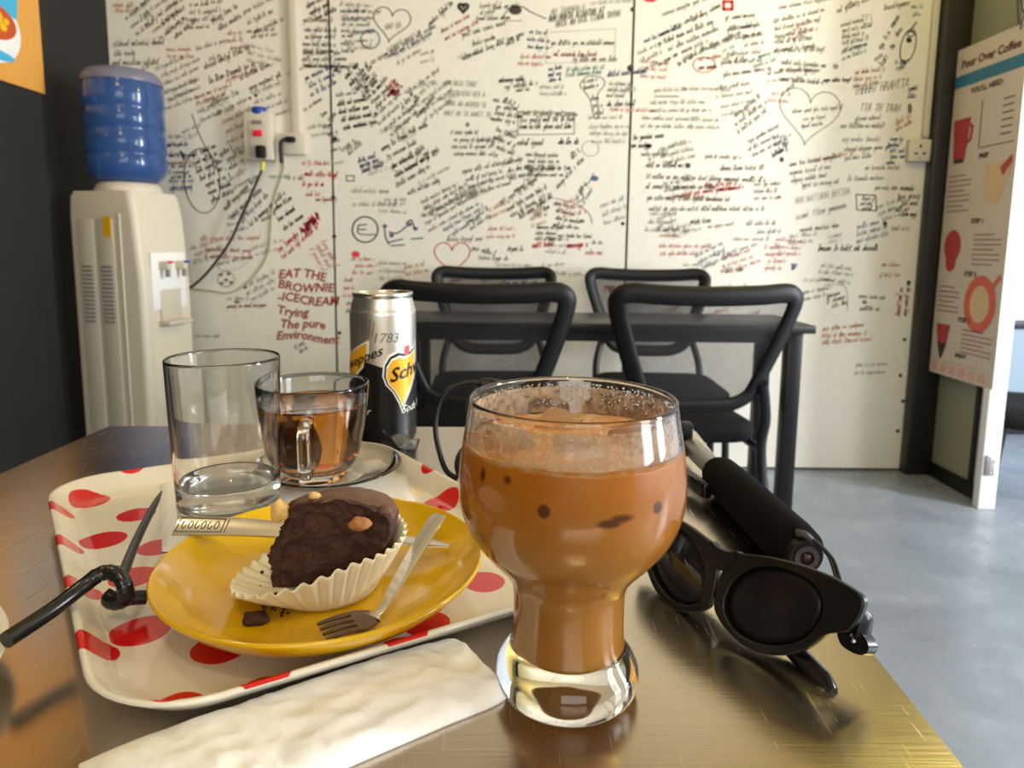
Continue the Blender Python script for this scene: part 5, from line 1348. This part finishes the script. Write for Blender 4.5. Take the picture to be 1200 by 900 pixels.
temple([(.0635, .004, -.004), (.0650, .003, -.010), (.058, .001, -.015), (.020, -.003, -.017), (-.03, -.008, -.018), (-.058, -.013, -.018)], .0125, .0085)
temple([(-.0665, .004, -.004), (-.0680, .003, -.008), (-.058, .001, -.0115), (-.02, -.0055, -.0125), (.012, -.0115, -.0125), (.030, -.0165, -.0115), (.0470, -.0225, -.0080), (.0600, -.0275, -.0040)], .0125, .0095)
bm = bmesh.new()
prism(bm, closed_sp([(.0565, .0015), (.0660, .0005), (.0700, -.0045), (.0670, -.0085), (.0590, -.0070)], 4), -.0120, -.0045, lambda v: sgp(v.x, v.y, v.z))
bmesh.ops.recalc_face_normals(bm, faces=bm.faces)
auto(mesh_obj('hinge_block', bm, M['black_gloss'], sg), 40)
bm = bmesh.new()
for s_, t_ in ((.0630, -.0018), (.0640, -.0038)):
    bmesh.ops.create_uvsphere(bm, u_segments=10, v_segments=6, radius=.0011, matrix=Matrix.Translation(sgp(s_, t_, -.0042)))
mesh_obj('rivet', bm, M['chrome'], sg)
bm = bmesh.new()
for s_ in (-.0085, .0045):
    bmesh.ops.create_uvsphere(bm, u_segments=12, v_segments=8, radius=1, matrix=Matrix.Translation(sgp(s_, -.004, -.0055)) @ Matrix.Diagonal((.0022, .0022, .0055, 1)))
mesh_obj('nose_pad', bm, M['black_gloss'], sg)

# ------------------------------------------------------------------ iced coffee goblet
GX, GY = 0.0247, 0.2672
gb = thing('coffee_goblet', 'round-bowled glass goblet of iced milk coffee in front', 'glass', (GX, GY, ZT))
OUT = [(0, .0010), (.018, .0004), (.0250, .0), (.0278, .0012), (.0295, .0045), (.0298, .0085), (.0288, .0125), (.0262, .0165), (.0243, .0195), (.0233, .0235), (.0229, .030), (.0229, .038), (.0232, .0435), (.0245, .0485), (.0285, .0545), (.0340, .0605), (.0392, .067), (.0430, .0740), (.0451, .0815), (.0457, .089), (.0452, .098), (.0438, .108), (.0422, .117), (.0413, .1228)]
outp = smooth_prof(OUT, 4)
def out_r(h): return float(np.interp(h, [z for r, z in OUT], [r for r, z in OUT]))
INN = [(.0397, .1232), (.0406, .117), (.0422, .108), (.0436, .098), (.0441, .089), (.0435, .0815), (.0414, .0745), (.0376, .068), (.0325, .062), (.0270, .0565), (.0232, .0508), (.0217, .0455), (.0213, .038), (.0213, .030), (.0211, .0245), (.0200, .0195), (.0160, .0165), (.008, .0155), (0, .0153)]
rim = [(.0412, .1240), (.0406, .1246), (.0400, .1242)]
inn = smooth_prof(INN, 4)
latheo('goblet_body', outp + rim + inn, M['glass'], gb, 128)
LV = 0.1065
ir = [(r, z) for r, z in inn if z <= LV - .0006]
def in_r(h):
    zz = [z for r, z in INN][::-1]; rr_ = [r for r, z in INN][::-1]
    return float(np.interp(h, zz, rr_))
cprof = [(0, LV), (.012, LV + .0002), (.025, LV - .0002), (.035, LV), (in_r(LV) - .0012, LV + .0002), (in_r(LV) + .0002, LV + .0009)] + [((r + .00022) if r > 1e-6 else 0, z - .0002) for r, z in ir]
bm = bmesh.new(); lathe(bm, cprof, 96)
for v in bm.verts:
    if v.co.z > LV - .0012:
        v.co.z += .0007 * mnoise.noise(v.co * 90) + .0004 * mnoise.noise(v.co * 260)
t = NT('iced_milk_coffee')
co = t.obj(); sep = t.node('ShaderNodeSeparateXYZ'); t.link(co, sep.inputs[0])
n1 = t.noise(t.mapped(co, (1, 1, .55)), 55, 4, .6, .8); n2 = t.noise(co, 16, 3, .5)
hgt = t.ramp(t.math('ADD', sep.outputs[2], t.math('MULTIPLY', t.math('SUBTRACT', n2, .5), .03)), .07, .10)
low = t.mix(n1, srgb(188, 126, 44), srgb(208, 150, 68))
hig = t.mix(n1, srgb(198, 116, 4), srgb(218, 140, 18))
c = t.mix(hgt, low, hig)
def spot(ang, h, sx, sz, soft=.35):
    a = math.radians(ang - 90); r = in_r(h)
    sb = t.node('ShaderNodeVectorMath', operation='SUBTRACT'); t.link(co, sb.inputs[0]); sb.inputs[1].default_value = (r * math.cos(a), r * math.sin(a), h)
    dv = t.node('ShaderNodeVectorMath', operation='MULTIPLY'); t.link(sb.outputs[0], dv.inputs[0]); dv.inputs[1].default_value = (1 / sx, 1 / sx, 1 / sz)
    ln_ = t.node('ShaderNodeVectorMath', operation='LENGTH'); t.link(dv.outputs[0], ln_.inputs[0])
    return t.ramp(t.math('ADD', ln_.outputs['Value'], t.math('MULTIPLY', n1, .5)), 1.25, 1.25 - soft)
sp_all = None
for a in ((-17, .0935, .0025, .0028), (12, .0898, .0062, .0021, .5), (18, .0912, .0062, .0019, .6), (38, .0925, .0028, .0028), (-36, .1020, .0026, .0024, .7), (-52, .101, .002, .0035, .7)):
    s_ = spot(*a); sp_all = s_ if sp_all is None else t.math('MAXIMUM', sp_all, s_)
c = t.mix(t.math('MULTIPLY', sp_all, .85), c, srgb(78, 30, 8))
foam = t.math('MULTIPLY', t.ramp(sep.outputs[2], LV - .0008, LV), t.ramp(t.noise(co, 140, 5, .65, .5), .42, .62))
c = t.mix(t.math('MULTIPLY', foam, .8), c, srgb(214, 182, 134))
t.set(Base_Color=c, Roughness=0.25)
t.p.inputs['Subsurface Weight'].default_value = 0.15
t.p.inputs['Subsurface Radius'].default_value = (0.006, 0.003, 0.001)
t.p.inputs['Subsurface Scale'].default_value = 1.0
M['coffee'] = t.m
mesh_obj('coffee', bm, M['coffee'], gb)
# condensation beads on the far inside wall above the drink
bm = bmesh.new()
for k in range(1500):
    a = rnd.uniform(0, 2 * PI); h = LV + .004 + (.1215 - LV - .004) * rnd.random() ** .8
    back = math.sin(a)
    if back < -.2 and rnd.random() < .75: continue
    s = rnd.uniform(.00022, .00062); r = in_r(h) - s * .25
    bmesh.ops.create_icosphere(bm, subdivisions=1, radius=s, matrix=Matrix.Translation((r * math.cos(a), r * math.sin(a), h)))
mesh_obj('condensation', bm, M['glass'], gb, kind='stuff')
t = NT('coffee_tinted_ice')
t.set(Base_Color=(0.80, 0.60, 0.38, 1), Roughness=0.12, IOR=1.31)
t.p.inputs['Transmission Weight'].default_value = 0.75
M['ice'] = t.m
# film of milk left on the glass above the drink
t = NT('milk_film')
co = t.obj(); f1 = t.noise(co, 70, 6, .65, 1.0); f2 = t.noise(co, 320, 3, .6)
t.set(Base_Color=t.mix(f1, srgb(190, 150, 104), srgb(226, 204, 172)), Roughness=0.4)
t.link(t.math('MULTIPLY', t.math('MULTIPLY', t.ramp(f1, .22, .60), t.ramp(f2, .15, .55)), 0.80), t.p.inputs['Alpha'])
M['film'] = t.m
fb = bmesh.new(); lathe(fb, [(in_r(LV + h) - .0003, LV + h) for h in (.0012, .004, .0065, .009, .0115, .0135)], 96)
mesh_obj('milk_film', fb, M['film'], gb)
lab = ['clear ice cube floating in the goblet, nearest the plate side', 'ice cube floating at the far side of the goblet', 'ice cube floating in the goblet on the sunglasses side', 'ice cube floating in the middle of the goblet']
for i, (x, y, dz, rx, ry, rz) in enumerate(((-.026, -.004, .0035, .3, .2, .4), (-.004, .024, .003, .2, -.35, 1.0), (.0265, .0045, .003, -.3, .25, .7), (.001, -.0065, .001, .15, .1, .1))):
    o = boxo('ice_cube', (0, 0, 0), (.018, .018, .016), M['ice'], None, bevel=.0035)
    o.location = (GX + x, GY + y, ZT + LV - .0068 + dz); o.rotation_euler = (rx, ry, rz)
    tag(o, lab[i], 'ice cube', 'ice cubes in the goblet')
